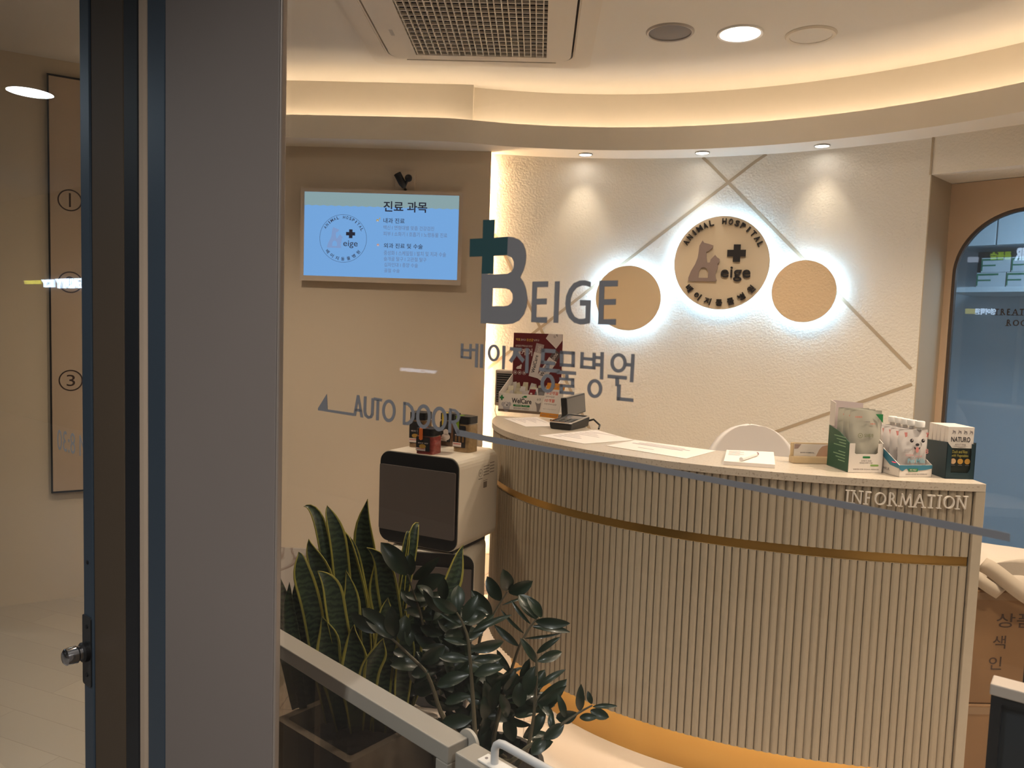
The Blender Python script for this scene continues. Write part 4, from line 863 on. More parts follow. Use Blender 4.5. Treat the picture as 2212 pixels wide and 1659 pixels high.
# thin wire hanging at the wall end of the counter
pp = [(1077,850),(1072,868),(1069,886),(1074,905),(1076,925),(1070,945),(1064,958),(1062,985),(1063,1010)]
tag(MB().tube([ony(x, y, 3.86) for x, y in pp]+[V((-.26,3.86,.0))], .0016, 0, 6).build('cable', mat('cable_tan', (.52,.36,.18,1), .5), smooth=True), 'thin tan cable hanging at the wall end of the counter', 'cable')

# ------------------------------------------------------------------ air purifiers
pb = mat('purifier_silver', (.74,.67,.56,1), .38, .1); pf = mat('purifier_front', (.12,.10,.092,1), .5)
def cube(label, loc, rz, w, d, h, base):
    """local origin: front right lower corner; front faces -y"""
    t = thing('air_purifier', label, 'air purifier', loc, rz)
    body = Fr((0,d,0), (1,0,0), ZZ)
    MB().flat([rrect(-w,0,0,h,.042)], body, 0, d-.010).build('shell', pb, t, bevel=.002)
    fr = Fr((0,.010,0), (1,0,0), ZZ)
    MB().flat([rrect(-w+.003,.003,-.003,h-.003,.040)], fr, 0, .006).build('front_bezel', black, t, bevel=.001)
    MB().flat([rrect(-w+.006,.048,-.010,h-.052,.006)], fr, .006, .008).build('front_panel', pf, t, bevel=.002)
    MB().flat([rect(-w+.006,h-.056,-.010,h-.052)], fr, .0125, .001).build('panel_edge', mat('edge_gold', (.30,.24,.17,1), .3, .8), t)
    if base: MB().box((-w+.02,.02,-base),(-.02,d-.03,-.001)).build('base', darkg, t, bevel=.01)
    return t
up = cube('upper grey cube air purifier with jars on its top', (-.266,2.70,.608), -math.radians(25), .346, .30, .345, 0)
m = MB(); kf = Fr((.0003,.30,0), (0,-1,0), ZZ)
m.flat([circ(.135,.270,.015,n=24), circ(.135,.270,.0135,n=24)], kf, 0,.0004); m.text('CA', kf, .128,.266,.142,.274, 0,.0004); m.flat([rect(.120,.247,.150,.250)], kf, 0,.0004)
for i in range(4): m.flat([rect(.068,.290-.011*i,.112,.293-.011*i)], kf, 0,.0004); m.flat([rect(.027,.297-.012*i,.063,.300-.012*i)], kf, 0,.0004)
m.flat([rect(.08,.236,.112,.238)], kf, 0,.0004); m.flat([rect(.083,.209,.110,.232)], kf, 0,.0004)
m.build('side_label', mat('label_print', (.20,.17,.14,1), .5), up)
MB().box((-.32,.03,-.010),(-.03,.27,-.0005)).build('stacking_foot', darkg, up)
low = cube('lower grey cube air purifier under the first, behind the plants', (-.200,2.727,.18), -math.radians(4), .346, .30, .418, .18)
# jars on the purifier
def jar(label, x, y, w, h, content, tab, seal, rz):
    p = onz(x, y, .9535); w *= .9; h *= .9; t = thing('treat_jar', label, 'jar', p, rz, 'treat jars on the air purifier'); lid = h*.2 if h > .12 else h*.27
    MB().flat([rrect(-w/2,-w/2,w/2,w/2,w*.2)], Fr((0,0,0),(1,0,0),(0,1,0)), 0, h-lid-.004).build('jar_body', content, t, bevel=.004)
    MB().flat([rrect(-w*.46,-w*.46,w*.46,w*.46,w*.2)], Fr((0,0,h-lid-.006),(1,0,0),(0,1,0)), 0, .007).build('neck', mat('jar_neck', (.45,.38,.30,1), .15), t)
    MB().flat([rrect(-w/2,-w/2,w/2,w/2,w*.22)], Fr((0,0,h-lid),(1,0,0),(0,1,0)), 0, lid).build('lid', black, t, bevel=.003)
    kf = Fr((-w/2,-w/2-.0006,0), (1,0,0), ZZ); hb = h-lid
    MB().flat([rrect(.004,.16*hb,w*.82,hb*.93,.003)], kf, 0, .0006).build('label', mat('jar_label', (.022,.022,.024,1), .45), t)
    m = MB(); m.flat([rect(.003,hb*.18,w*.58,hb*.33)], kf, .0007, .0004, 0); m.flat([rect(.006,hb*.27,w*.55,hb*.29)], kf, .0011,.0003, 1); m.text('베이지', kf, .012,hb*.56,w*.44,hb*.62, .0007,.0003, 0, .01); m.text('VET', kf, w*.5,hb*.56,w*.74,hb*.62, .0007,.0003, 0, .01)
    m.build('price_label', [pinkw, mat('print_red', (.62,.07,.04,1), .5)], t)
    if seal == 'duck':
        MB().flat([circ(w*.52,hb*.54,.012,n=20)], kf, .0012, .0004).build('duck_picture', pinkw, t); MB().flat([circ(w*.52,hb*.36,.019,.014,20)], kf, .0012,.0004).build('duck_picture', pinkw, t)
    elif seal == 'bars':
        for k in range(3): MB().flat([rrect(w*.18+.016*k,hb*.35,w*.18+.016*k+.009,hb*.55,.002)], kf, .0012,.0004).build('stick_picture', mat('pic_brown', (.20,.11,.04,1), .6), t)
    else: MB().flat([circ(w*.42,hb*.42,.014,.008,20)], kf, .0012,.0004).build('food_picture', mat('pic_amber', (.45,.26,.05,1), .6), t)
    if tab:
        m = MB(); tw = w*.2; m.flat([[(w*.22,hb*.80),(w*.22+tw*.5,hb*.74),(w*.22+tw,hb*.80),(w*.22+tw,h),(w*.22,h)]], kf, .0012, .0012); m.box((w*.22-w/2,-w/2-.0024,h+.0002),(w*.22+tw-w/2,w*.05,h+.0012)); m.build('seal_tab', tab, t)
brownc = mat('treat_brown', (.25,.15,.075,1), .25, var=.35, vscale=90, coat=.6)
jar('tall jar with black lid at the back left of the air purifier', 908, 964, .078, .150, brownc, None, '', -.30)
jar('short jar with orange seal and red treats on the air purifier', 926, 978, .082, .104, mat('treat_red', (.30,.06,.05,1), .25, var=.4, vscale=110, coat=.6), mat('seal_orange', (.75,.17,.03,1), .5), '', -.35)
jar('jar with yellow seal and white duck picture on the air purifier', 972, 961, .072, .142, mat('treat_dark', (.16,.09,.06,1), .25, var=.35, vscale=90, coat=.6), mat('seal_yellow', (.62,.46,.05,1), .5), 'duck', -.45)
jar('jar with green seal at the right edge of the air purifier', 1005, 974, .080, .150, mat('treat_tan', (.33,.22,.11,1), .25, var=.35, vscale=90, coat=.6), mat('seal_green', (.22,.36,.02,1), .5), 'bars', -.50)

# ------------------------------------------------------------------ plants
lg = bpy.data.materials.new('snake_leaf_green'); lg.use_nodes = True; nt = lg.node_tree; b = nt.nodes['Principled BSDF']; MATS['snake'] = lg
tc = nt.nodes.new('ShaderNodeTexCoord'); wv = nt.nodes.new('ShaderNodeTexWave'); wv.wave_type = 'BANDS'; wv.bands_direction = 'Z'; wv.inputs['Scale'].default_value = 22; wv.inputs['Distortion'].default_value = 7; wv.inputs['Detail'].default_value = 3; wv.inputs['Detail Scale'].default_value = 2.5
r = nt.nodes.new('ShaderNodeValToRGB'); r.color_ramp.elements[0].color = (.010,.022,.012,1); r.color_ramp.elements[1].color = (.045,.075,.034,1)
nt.links.new(tc.outputs['Object'], wv.inputs['Vector']); nt.links.new(wv.outputs['Color'], r.inputs[0]); nt.links.new(r.outputs[0], b.inputs['Base Color']); b.inputs['Roughness'].default_value = .42
ly = mat('snake_leaf_margin', (.33,.30,.05,1), .45, var=.15, vscale=15)
zl1 = mat('zz_leaf', (.013,.026,.013,1), .36, var=.3, vscale=14, coat=.10); zst = mat('zz_stem', (.10,.085,.05,1), .5); soil = mat('soil', (.025,.018,.012,1), .95, bump=.6, bscale=80)
def bez(P, t):
    P = [V(p) for p in P]
    while len(P) > 1: P = [a.lerp(c, t) for a, c in zip(P, P[1:])]
    return P[0]
def through(a, m_, c): return [a, (m_*4-a-c)*.5, c]
RF = V((-.60,1.863)); PV = V((.79,-.61)); PN = V((.61,.79))
pl = thing('snake_plant', 'tall yellow edged snake plant in a square planter behind the gate', 'potted plant', (0,0,0))
O = .135; cpl = RF+PV*.126+PN*.126; PFr = Fr((cpl.x,cpl.y,0), (PV.x,PV.y,0), (PN.x,PN.y,0))
MB().flat([rrect(-.147,-.147,.147,.147,.012), rrect(-.126,-.126,.126,.126,.008)], PFr, .0, .42).build('planter', mat('planter_beige', (.42,.37,.31,1), .6), pl, bevel=.003)
MB().flat([rect(-.126,-.126,.126,.126)], PFr, .02, .345).build('soil', soil, pl)
def snake(tip, mid, base, w, Y0, Y1, twist=0.0, dull=False, curl=.0):
    a = ony(*base, Y0); c = ony(*tip, Y1); mm = ony(*mid, (Y0+Y1)/2); P = through(a, mm, c); n = 16; rows = []; wm = w/1660*2.0
    view = (V((mm.x, mm.y, mm.z))-CAM).normalized()
    for j in range(n+1):
        t = j/n; p = bez(P, t); tan = (bez(P, min(1,t+.03))-bez(P, max(0,t-.03))).normalized()
        side = tan.cross(view).normalized(); side = (Matrix.Rotation(twist*(t-.3), 3, tan) @ side); nr = side.cross(tan).normalized()
        if nr.dot(view) > 0: nr = -nr
        ww = wm*.5*(.62+.55*math.sin(PI*min(1,t*.85)))*(1 if t < .62 else max(.02, 1-((t-.62)/.38)**1.9)); wave = .12*wm*math.sin(11*t+tip[0]); r_ = []
        for s_, lift in ((-1,.30),(-.80,.16),(-.3,-.03),(.3,-.03),(.80,.16),(1,.30)): r_.append(p+side*(ww*s_+wave*t)+nr*(ww*lift))
        rows.append(r_)
    m = MB(); k = len(rows[0]); vs = [p for r_ in rows for p in r_]; m.v = [V(p) for p in vs]
    for j in range(n):
        for i in range(k-1): m.f.append([j*k+i, j*k+i+1, (j+1)*k+i+1, (j+1)*k+i]); m.m.append(1 if i in (0, k-2) else 0)
    o = m.build('leaf', [lg, ly if not dull else lg], pl, smooth=True); md = o.modifiers.new('s', 'SOLIDIFY'); md.thickness = .0022; return o
SL = [((791,1078),(790,1250),(788,1540),46,1.98,2.05),((708,1092),(735,1220),(778,1540),34,1.93,1.98),((657,1092),(703,1190),(745,1530),24,1.96,2.03),((670,1163),(705,1300),(762,1560),42,1.88,1.92),
 ((641,1194),(668,1300),(715,1560),38,1.86,1.88),((736,1146),(768,1270),(800,1560),38,1.95,1.98),((755,1160),(782,1300),(815,1560),28,1.97,2.02),((904,1133),(882,1220),(835,1540),22,1.98,2.08),((882,1150),(872,1230),(845,1540),14,1.99,2.06),
 ((1003,1178),(955,1310),(870,1560),38,1.96,2.08),((794,1180),(845,1300),(850,1560),40,1.90,1.90),((688,1230),(728,1330),(765,1560),38,1.84,1.85),((750,1230),(760,1380),(780,1570),40,1.88,1.92),((805,1212),(830,1330),(845,1560),40,1.92,1.95),
 ((832,1380),(800,1450),(790,1575),38,1.83,1.80),((878,1318),(875,1430),(860,1580),34,1.86,1.86),((840,1290),(830,1400),(820,1580),46,1.88,1.88),((720,1165),(745,1320),(770,1560),40,1.97,1.99),((700,1330),(715,1430),(740,1575),44,1.82,1.83),((900,1260),(890,1400),(868,1580),40,1.92,1.96),((770,1350),(765,1450),(770,1580),46,1.80,1.82)]
for i, s_ in enumerate(SL): snake(*s_, twist=(-.9,.7,.5,-.6,.8)[i % 5])
for s_ in (((606,1240),(612,1360),(640,1530),30,1.95,1.98),((622,1258),(632,1380),(655,1530),26,1.92,1.95),((652,1225),(650,1370),(672,1540),34,1.97,2.02),((668,1196),(672,1350),(690,1540),26,1.98,2.04)): snake(*s_, dull=True)

zp = thing('zz_plant', 'dark glossy leaved plant with arching stems beside the snake plant', 'potted plant', (0,0,0))
pot = V((-.085, 1.86)); MB().lathe([(.10,0),(.125,.04),(.135,.33),(.14,.34),(.128,.34),(.125,.31)], (pot.x,pot.y,0), 0, 32).build('pot', mat('pot_dark', (.05,.045,.04,1), .5), zp, smooth=True)
MB().cyl((pot.x,pot.y,.30), .124, .02, 0, 28).build('soil', soil, zp)
def leaflet(m, a, c, w, roll=0, mi=0):
    n = 8; ax = c-a; L = ax.length; d = ax/L; view = (a-CAM).normalized(); side = d.cross(view).normalized(); side = Matrix.Rotation(roll, 3, d) @ side; nr = side.cross(d).normalized()
    if nr.dot(view) > 0: nr = -nr
    rows = []
    for j in range(n+1):
        t = j/n; p = a+ax*t+nr*(.10*L*math.sin(PI*t)-.05*L*t); ww = w*.5*(math.sin(PI*min(1,t*.93+.03))**.75)*(1-.15*t)
        if j == n: ww = .0004
        rows.append([p-side*ww+nr*ww*.30, p-side*ww*.5+nr*ww*.07, p, p+side*ww*.5+nr*ww*.07, p+side*ww+nr*ww*.30])
    k = len(m.v); vs = [p for r_ in rows for p in r_]; bk = [p-nr*.0009 for p in vs]
    m.strip(rows, mi); m.strip([[p-nr*.0009 for p in r_] for r_ in rows], mi)
z7 = lambda p: (900+p[0]/3.464, 1180+p[1]/3.464); z6 = lambda p: (600+p[0]/2.77, 1060+p[1]/2.77)
FR = [
 (z6, 2.77, 1.88, [(960,1330),(905,950),(850,720),(815,620),(778,500)], [((775,500),(618,310),105),((795,505),(790,378),75),((810,530),(965,402),60),((825,600),(1000,510),95),((850,700),(735,600),60),((860,760),(990,700),80),((890,880),(780,800),70),((900,900),(1040,800),80)]),
 (z6, 2.77, 1.74, [(990,1380),(900,1090),(760,960),(690,890),(610,845)], [((605,845),(433,738),72),((690,880),(505,700),92),((700,870),(680,690),84),((740,900),(765,745),84),((790,930),(775,815),56),((800,980),(690,960),60),((860,1030),(1000,930),80),((900,1080),(800,1100),70)]),
 (z7, 3.464, 1.70, [(440,1500),(430,1280),(405,900),(385,680),(340,560),(300,495)], [((300,490),(120,390),82),((310,480),(310,290),98),((350,560),(455,365),84),((330,590),(170,500),24),((380,730),(205,690),48),((385,850),(170,830),72),((390,960),(145,1045),98),((400,1120),(205,1170),78),((415,1290),(190,1310),98),((400,770),(655,715),84),((400,690),(580,510),64),((420,640),(710,510),44),((430,850),(640,830),64),((430,960),(650,900),84)]),
 (z7, 3.464, 1.82, [(560,1500),(640,1150),(700,950),(770,740),(850,600),(900,545)], [((890,560),(1145,580),72),((870,600),(1150,640),52),((810,690),(1080,655),20),((850,580),(705,405),28),((800,650),(630,480),24),((760,745),(580,590),52),((900,540),(765,360),112),((935,530),(830,380),72),((700,940),(600,780),50),((690,960),(790,905),26)]),
 (z7, 3.464, 1.94, [(440,1500),(440,900),(480,640),(580,500),(620,430),(680,340)], [((630,405),(525,228),92),((680,330),(650,178),98),((690,345),(868,265),92),((640,440),(830,375),16),((560,520),(410,330),90),((520,590),(400,520),60),((560,520),(330,450),60)]),
 (z7, 3.464, 1.76, [(780,1600),(830,1530),(880,1270),(900,900),(890,800),(795,690)], [((895,870),(780,690),54),((900,800),(1070,680),44),((905,860),(1090,790),72),((910,1060),(1110,920),48),((890,1240),(1120,1000),112),((890,1200),(1115,1050),62),((830,1110),(880,900),102),((770,1200),(770,1020),102),((870,1400),(960,1230),80),((870,1450),(960,1500),80),((900,1150),(1030,1290),60)]),
 (z7, 3.464, 1.68, [(700,1620),(830,1500),(960,1430),(1100,1320),(1220,1240),(1315,1190)], [((1220,1230),(1230,1040),62),((1310,1180),(1280,1085),40),((1320,1200),(1500,1195),34),((1300,1230),(1440,1280),72),((1220,1280),(1350,1280),54),((1200,1250),(1040,1290),92),((1110,1280),(1060,1110),54),((1100,1330),(950,1440),84),((1020,1380),(1000,1250),50),((960,1440),(860,1560),90)]),
]
rnd = random.Random(3)
for zf, sc_, Y, stem, leaves in FR:
    m = MB(); pts = [ony(*zf(p), Y) for p in stem]; root = V((pot.x+rnd.uniform(-.06,.06), pot.y+rnd.uniform(-.06,.06), .31)); P = [root]+pts
    path = []
    for i in range(len(P)-1):
        for k in range(6): path.append(P[i].lerp(P[i+1], k/6))
    path.append(P[-1]); N_ = len(path)
    for _ in range(3): path = [path[0]]+[(path[i-1]+path[i]*2+path[i+1])/4 for i in range(1,N_-1)]+[path[-1]]
    m.tube(path, [.0062-.0042*i/(N_-1) for i in range(N_)], 1, 8)
    for a, c, w in leaves:
        A_ = ony(*zf(a), Y); C_ = ony(*zf(c), Y+rnd.uniform(-.03,.03)); leaflet(m, A_, C_, w/sc_/1660*Y*1.22, rnd.uniform(-.35,.35))
    m.build('frond', [zl1, zst], zp, smooth=True)
m = MB()
for i in range(190):
    px_, py_ = (rnd.uniform(935,1150), rnd.uniform(1400,1640)) if i < 130 else (rnd.uniform(885,1010), rnd.uniform(1290,1500))
    if px_ > 1050 and py_ < 1480: py_ += 80
    Y = rnd.uniform(1.80,1.97); A_ = ony(px_, py_, Y); ang = rnd.uniform(0, 2*PI); L = rnd.uniform(42,70); C_ = ony(px_+L*math.cos(ang), py_-abs(L*math.sin(ang)), Y+rnd.uniform(-.03,.03)); leaflet(m, A_, C_, rnd.uniform(24,38)/1660*Y, rnd.uniform(-.8,.8))
o = m.build('inner_foliage', [zl1], zp, smooth=True)

# ------------------------------------------------------------------ glazed gate
gm = mat('gate_cream', (.34,.315,.275,1), .42); GRF = Fr((-.130,1.278,.70), (.742,-.67,0), ZZ); gf_ = lambda x,y,z: GRF(x,y,z)
g = thing('glazed_fence_panel', 'cream framed clear glazed fence panel in front of the snake plant', 'fence', (0,0,0))
MB().box((-.78,-.032,-.047),(0,0,0), M=gf_).build('top_rail', gm, g, bevel=.002)
for x in (-.78, -.032): MB().box((x,-.70,-.047),(x+.032,-.0325,0), M=gf_).build('stile', gm, g, bevel=.002)
MB().box((-.7475,-.69,-.047),(-.0325,-.64,0), M=gf_).build('bottom_rail', gm, g, bevel=.002)
MB().box((-.7475,-.6395,-.027),(-.0325,-.0325,-.021), M=gf_).build('pane', glassmat('smoked_shade_pane', (.56,.53,.49,1)), g)  # smoked tint, deepened to stand for the shade behind the pane
h_ = thing('glazed_gate', 'cream gate leaf carrying a white tubular handle', 'gate', (0,0,0))
MB().box((.018,-.034,-.047),(.80,-.001,0), M=gf_).build('top_rail', gm, h_, bevel=.003)
for x in (.018, .768): MB().box((x,-.68,-.047),(x+.032,-.0345,0), M=gf_).build('stile', gm, h_, bevel=.002)
MB().box((.0505,-.68,-.047),(.7675,-.63,0), M=gf_).build('bottom_rail', gm, h_, bevel=.002)
MB().box((.0505,-.6295,-.027),(.7675,-.0345,-.021), M=gf_).build('pane', MATS['smoked_shade_pane'], h_)
b_ = onz(1068, 1651, .70); lx = (b_-GRF.o).dot(GRF.r); lz = (b_-GRF.o).dot(GRF.n)
hw_ = mat('handle_white', (.62,.62,.63,1), .35)
hd = MB().tube([GRF(lx,.001,lz), GRF(lx,.026,lz), GRF(lx+.003,.034,lz), GRF(lx+.010,.040,lz), GRF(lx+.020,.042,lz), GRF(lx+.20,.042,lz), GRF(lx+.210,.040,lz), GRF(lx+.217,.034,lz), GRF(lx+.22,.026,lz), GRF(lx+.22,.001,lz)], .0068, 0, 18).build('handle', hw_, h_, smooth=True)
for x0 in (lx-.028, lx+.185): MB().box((x0,-.0008,lz-.013),(x0+.063,.0025,lz+.013), M=gf_).build('handle_plate', white, hd, bevel=.001)
for x in (lx-.019, lx+.239): MB().cyl((x,.0025,lz), .0028, .0008, 0, 14, axis=(0,1,0), M=gf_).build('screw', inkg, hd)
lt = MB().cyl((-.002,-.012,-.049), .024, -.006, 0, 28, M=gf_).build('hinge_disc', mat('hinge_grey', (.45,.42,.37,1), .4), g, smooth=True)

# ------------------------------------------------------------------ boxes, tote bag and sign stand at the right
cb = mat('cardboard', (.23,.13,.06,1), .75, var=.12, vscale=6); cbd = mat('cardboard_tape', (.24,.15,.08,1), .45)
def carton(label, loc, rz, w, d, h, txt):
    t = thing('cardboard_box', label, 'box', loc, rz)
    MB().box((0,0,0),(w,d,h)).build('carton', cb, t, bevel=.004)
    m = MB(); m.box((-.001,-.001,h*.5),(.03,-.0002,h-.005)); m.box((.0,-.001,h-.03),(w,-.0002,h-.006)); m.build('tape', cbd, t)
    m = MB(); kf = Fr((0,-.0004,0),(1,0,0),ZZ)
    for s_, x0, z0, x1, z1 in txt: m.text(s_, kf, x0,z0,x1,z1, 0,.0004)
    if txt: m.build('carton_lettering', mat('carton_ink', (.06,.035,.025,1), .7), t)
    return t
bxp = V((1.395, 2.455)); rzb = .06
carton('lower brown cardboard box standing on the floor at the right', (bxp.x-.012,bxp.y-.01,0), rzb, .50, .40, .262, [])
carton('upper brown cardboard box marked with large black characters', (bxp.x,bxp.y,.263), rzb, .48, .38, .375, [('상품명', .112,.255,.30,.302), ('색', .106,.185,.148,.228), ('인', .098,.115,.140,.158)])
tb = thing('tote_bag', 'cream canvas tote bag slumped on top of the cardboard boxes', 'bag', (bxp.x+.03, bxp.y+.005, .653), rzb)
canv = mat('canvas', (.46,.39,.31,1), .85, bump=.1, bscale=400)
n = 28; rows = []
for j in range(13):
    t = j/12; r_ = []
    for i in range(n+1):
        a = 2*PI*i/n; s_ = (1-(t*.92)**2.6)**.5; wob = 1+.06*math.sin(3*a+4*t)+.04*math.sin(7*a-6*t); r_.append(V((.21+.235*math.copysign(abs(math.cos(a))**.7, math.cos(a))*s_*wob, .15+.165*math.copysign(abs(math.sin(a))**.7, math.sin(a))*s_*wob-.02, .080*t+.010*math.sin(2*a+3*t)*t)))
    rows.append(r_)
m = MB().strip(rows); m.raw(rows[-1][:-1], [tuple(range(n))]); o = m.build('bag_body', canv, tb, smooth=True)
fold = [[V((.02+.40*i/20, -.035+.02*math.sin(5*i/20), .078-.05*j/4+.018*math.sin(4*i/20+j))) for i in range(21)] for j in range(5)]
o = MB().strip(fold).build('bag_flap', canv, tb, smooth=True); md = o.modifiers.new('s','SOLIDIFY'); md.thickness = .003
def ribbon(P, w, nv):
    rows = []; K = 24
    for i in range(K+1):
        p = bez(P, i/K); rows.append([p-V(nv)*w/2, p+V(nv)*w/2])
    return MB().strip(rows)
for P, nv in (([(.0,-.03,.08),(.06,-.075,.06),(.14,-.07,-.06),(.25,-.045,-.07),(.34,-.02,-.01)], (.55,-.1,.83)), ([(-.02,.02,.075),(-.05,-.03,.06),(-.02,-.06,.03),(.06,-.045,-.012)], (.5,-.1,.6))):
    o = ribbon(P, .050, nv).build('strap', mat('canvas_strap', (.44,.365,.28,1), .8), tb, smooth=True); md = o.modifiers.new('s','SOLIDIFY'); md.thickness = .004
t = tag(MB().box((0,0,0),(.44,.31,.010)).build('brown_paper_sheet', mat('paper_brown', (.16,.075,.05,1), .8), bevel=.002), 'dark brown folded sheet behind the canvas tote bag', 'paper'); 
t.location = (bxp.x+.03, bxp.y+.065, .641); t.rotation_euler = (math.radians(1), 0, rzb)
SF = Fr((.658,1.073,0), GD, ZZ); sf = lambda x,y,z: SF(x,y,z)
t = thing('sign_stand', 'black framed dark sign stand with beige top at the lower right', 'sign', (0,0,0))
MB().flat([rect(0,.02,.46,.935), rect(.013,.04,.447,.925)], SF, -.03, .03).build('frame', black, t, bevel=.002)
MB().flat([rect(.012,.039,.448,.926)], SF, -.022, .008).build('panel', mat('stand_panel', (.022,.028,.034,1), .3), t)
MB().box((-.002,.9355,-.034),(.462,.952,.004), M=sf).build('top_cap', mat('cap_beige', (.50,.42,.35,1), .5), t, bevel=.002)
m = MB(); m.text('P', SF, .058,.780,.080,.806, -.0138,.001, 0, .01)
q = [(.045,.60),(.048,.65),(.06,.685),(.085,.70),(.12,.705)]
for a, c in zip(q, q[1:]): m.flat([stroke(a, c, .012)], SF, -.0138,.001)
m.build('lettering', black, t)
MB().box((.03,.02,-.12),(.46,.975,-.09), M=sf).build('rear_frame', black, t, bevel=.002); MB().box((.03,.9752,-.12),(.46,.982,-.09), M=sf).build('rear_cap', mat('cap_grey', (.16,.15,.15,1), .5), t)

# ------------------------------------------------------------------ treatment room contents, seen through the arched glass
def ond(x, y, dep): q = onp(x, y, (D0.x+DP.x*dep, D0.y+DP.y*dep, 0), V((DP.x, DP.y, 0))); return ((V((q.x,q.y))-D0).dot(DR), q.z)
cabm = mat('cabinet_pale', (.46,.50,.52,1), .5)
a = ond(2070, 545, 1.65); c = ond(2152, 531, 1.65)
t = thing('wall_cabinet', 'pale wall cabinet beyond the arched treatment room glass', 'cabinet', (0,0,0)); t['group'] = 'treatment room fittings'
fd = lambda x,y,z: DF(x,y,z)
MB().box((a[0],c[1],-1.99),(a[0]+1.6,2.45,-1.66), M=fd).build('carcass', cabm, t)
for k in range(3): MB().box((c[0]-.455+.46*k,c[1]+.004,-1.659),(c[0]-.003+.46*k,2.44,-1.64), M=fd).build('door', cabm, t, bevel=.002)
e0 = ond(2090, 623, 1.55); e1 = ond(2190, 620, 1.55)
t = thing('wall_shelf', 'grey shelf of medicine boxes beyond the arched glass', 'shelf', (0,0,0))
MB().box((a[0],e1[1]-.03,-1.99),(a[0]+1.6,e1[1],-1.50), M=fd).build('board', cabm, t)
MB().box((a[0]+.02,e1[1]+.001,-1.995),(a[0]+1.6,c[1]-.002,-1.97), M=fd).build('gap_shade_panel', mat('shelf_shadow', (.05,.055,.06,1), .7), t)  # dark sheet holding the shade between cabinet and shelf
bxm = mat('medicine_white', (.36,.39,.41,1), .5); bxn = 0; stp = [mat('medicine_green', (.02,.12,.06,1), .5), mat('medicine_red', (.20,.02,.04,1), .5), mat('medicine_blue', (.03,.09,.32,1), .5)]
names = ['leftmost', 'second', 'third', 'fourth', 'fifth']
x = e0[0]+.03
for lvl in range(2):
    for i in range(5):
        w = .15; h = .085; z0 = e1[1]+.0005+lvl*.0862; x0 = e0[0]+.05+.155*i+(.02 if lvl else 0); ci = 0 if i < 2 else (1 if i == 2 and lvl else (2 if i == 3 and not lvl else 0))
        o = MB().box((x0,z0,-1.72),(x0+w,z0+h,-1.53), M=fd).build('medicine_box', bxm, bevel=.001); tag(o, f"{names[i]} white and {('green','red','blue')[ci]} medicine box on the {('lower','upper')[lvl]} row of the treatment shelf", 'box', 'medicine boxes on the treatment shelf')
        kf = Fr(DF(x0,z0,-1.5298), DF.r, ZZ); m = MB(); m.flat([rect(0,h*.80,w*.75,h*.93)], kf, 0,.0005); m.flat([rect(0,h*.1,w*.05,h*.80)], kf, 0,.0005); m.flat([rect(0,h*.42,w*.5,h*.52)], kf, 0,.0005); m.build('stripe', stp[ci], o)
la = light('treatment_lamp', 'AREA', DF(.6,2.45,-1.05), 34, (.70,.86,1), shape='RECTANGLE', size=1.2, size_y=.5); 
t = thing('ceiling_light_panel', 'bluish ceiling light panel inside the treatment room', 'ceiling light', (0,0,0)); MB().box((.0,2.47,-1.3),(1.2,2.499,-.8), M=fd).build('housing', white, t); MB().box((.02,2.466,-1.28),(1.18,2.4695,-.82), M=fd).build('diffuser', emis('cool_panel', (.55,.75,1,1), 2.5), t)

# ------------------------------------------------------------------ notice panel behind the left door
def onl(x, y): q = onp(x, y, LF.o, LF.n); return ((q-LF.o).dot(LF.r), q.z)
a = onl(103, 163); b2 = onl(108, 1062); npn = thing('notice_panel', 'tall glossy beige panel with three circled numbers behind the left glass door', 'notice panel', (0,0,0))
wpn = .62
MB().flat([rect(a[0],b2[1],a[0]+wpn,min(a[1],2.60))], LF, .001, .022).build('board', mat('panel_gloss', (.52,.40,.29,1), .10), npn, bevel=.001)
MB().flat([rect(a[0]-.004,b2[1]-.004,a[0]+wpn,min(a[1],2.60)+.004), rect(a[0]+.004,b2[1]+.004,a[0]+wpn-.004,min(a[1],2.60)-.004)], LF, .001, .026).build('edge_frame', black, npn)
for txt, x, y in (('1',151,434),('2',152,610),('3',153,821)):
    c = onl(x, y); m = MB(); m.flat([circ(c[0],c[1],.052,n=40), circ(c[0],c[1],.046,n=40)], LF, .0232, .0004)
    if txt == '1': m.flat([rect(c[0]-.004,c[1]-.032,c[0]+.004,c[1]+.034)], LF, .0232, .0004)
    else: m.text(txt, LF, c[0]-.018, c[1]-.028, c[0]+.018, c[1]+.028, .0232, .0004)
    m.build('circled_number', mat('marker_ink', (.05,.03,.025,1), .5), npn)

# ------------------------------------------------------------------ the dim corridor behind the camera (seen as reflections)
cw = emis('corridor_lens', (.80,.92,1,1), 60.0)
for k, (p, lab) in enumerate(((V((-5.03,3.10,2.9)), 'round corridor ceiling light far to the left'), (V((-1.35,-.15,2.9)), 'added corridor ceiling light brightening the jamb left of the window'), (V((.9,-1.15,2.9)), 'added corridor ceiling light brightening the window lettering'))):  # lamps near the window are added to brighten jamb and lettering
    t = thing('corridor_downlight', lab, 'ceiling light', p); MB().lathe([(.128,0),(.130,.006),(.148,.008),(.155,.0)], (0,0,0), 0, 36, axis=(0,0,-1), close=False).build('trim_ring', chrome, t, smooth=True)
    MB().cyl((0,0,0), .13, .003, 0, 36, axis=(0,0,-1)).build('lens', cw if k == 0 else emis('corridor_lens_dim', (.80,.92,1,1), 3.0), t)
    light('corridor_beam', 'SPOT', p-ZZ*.02, (170 if k else 40), (1,.95,.90), spot_size=math.radians(150), spot_blend=.8, shadow_soft_size=.12)
WF = Fr(gpt(0,3.19), -GD, ZZ)
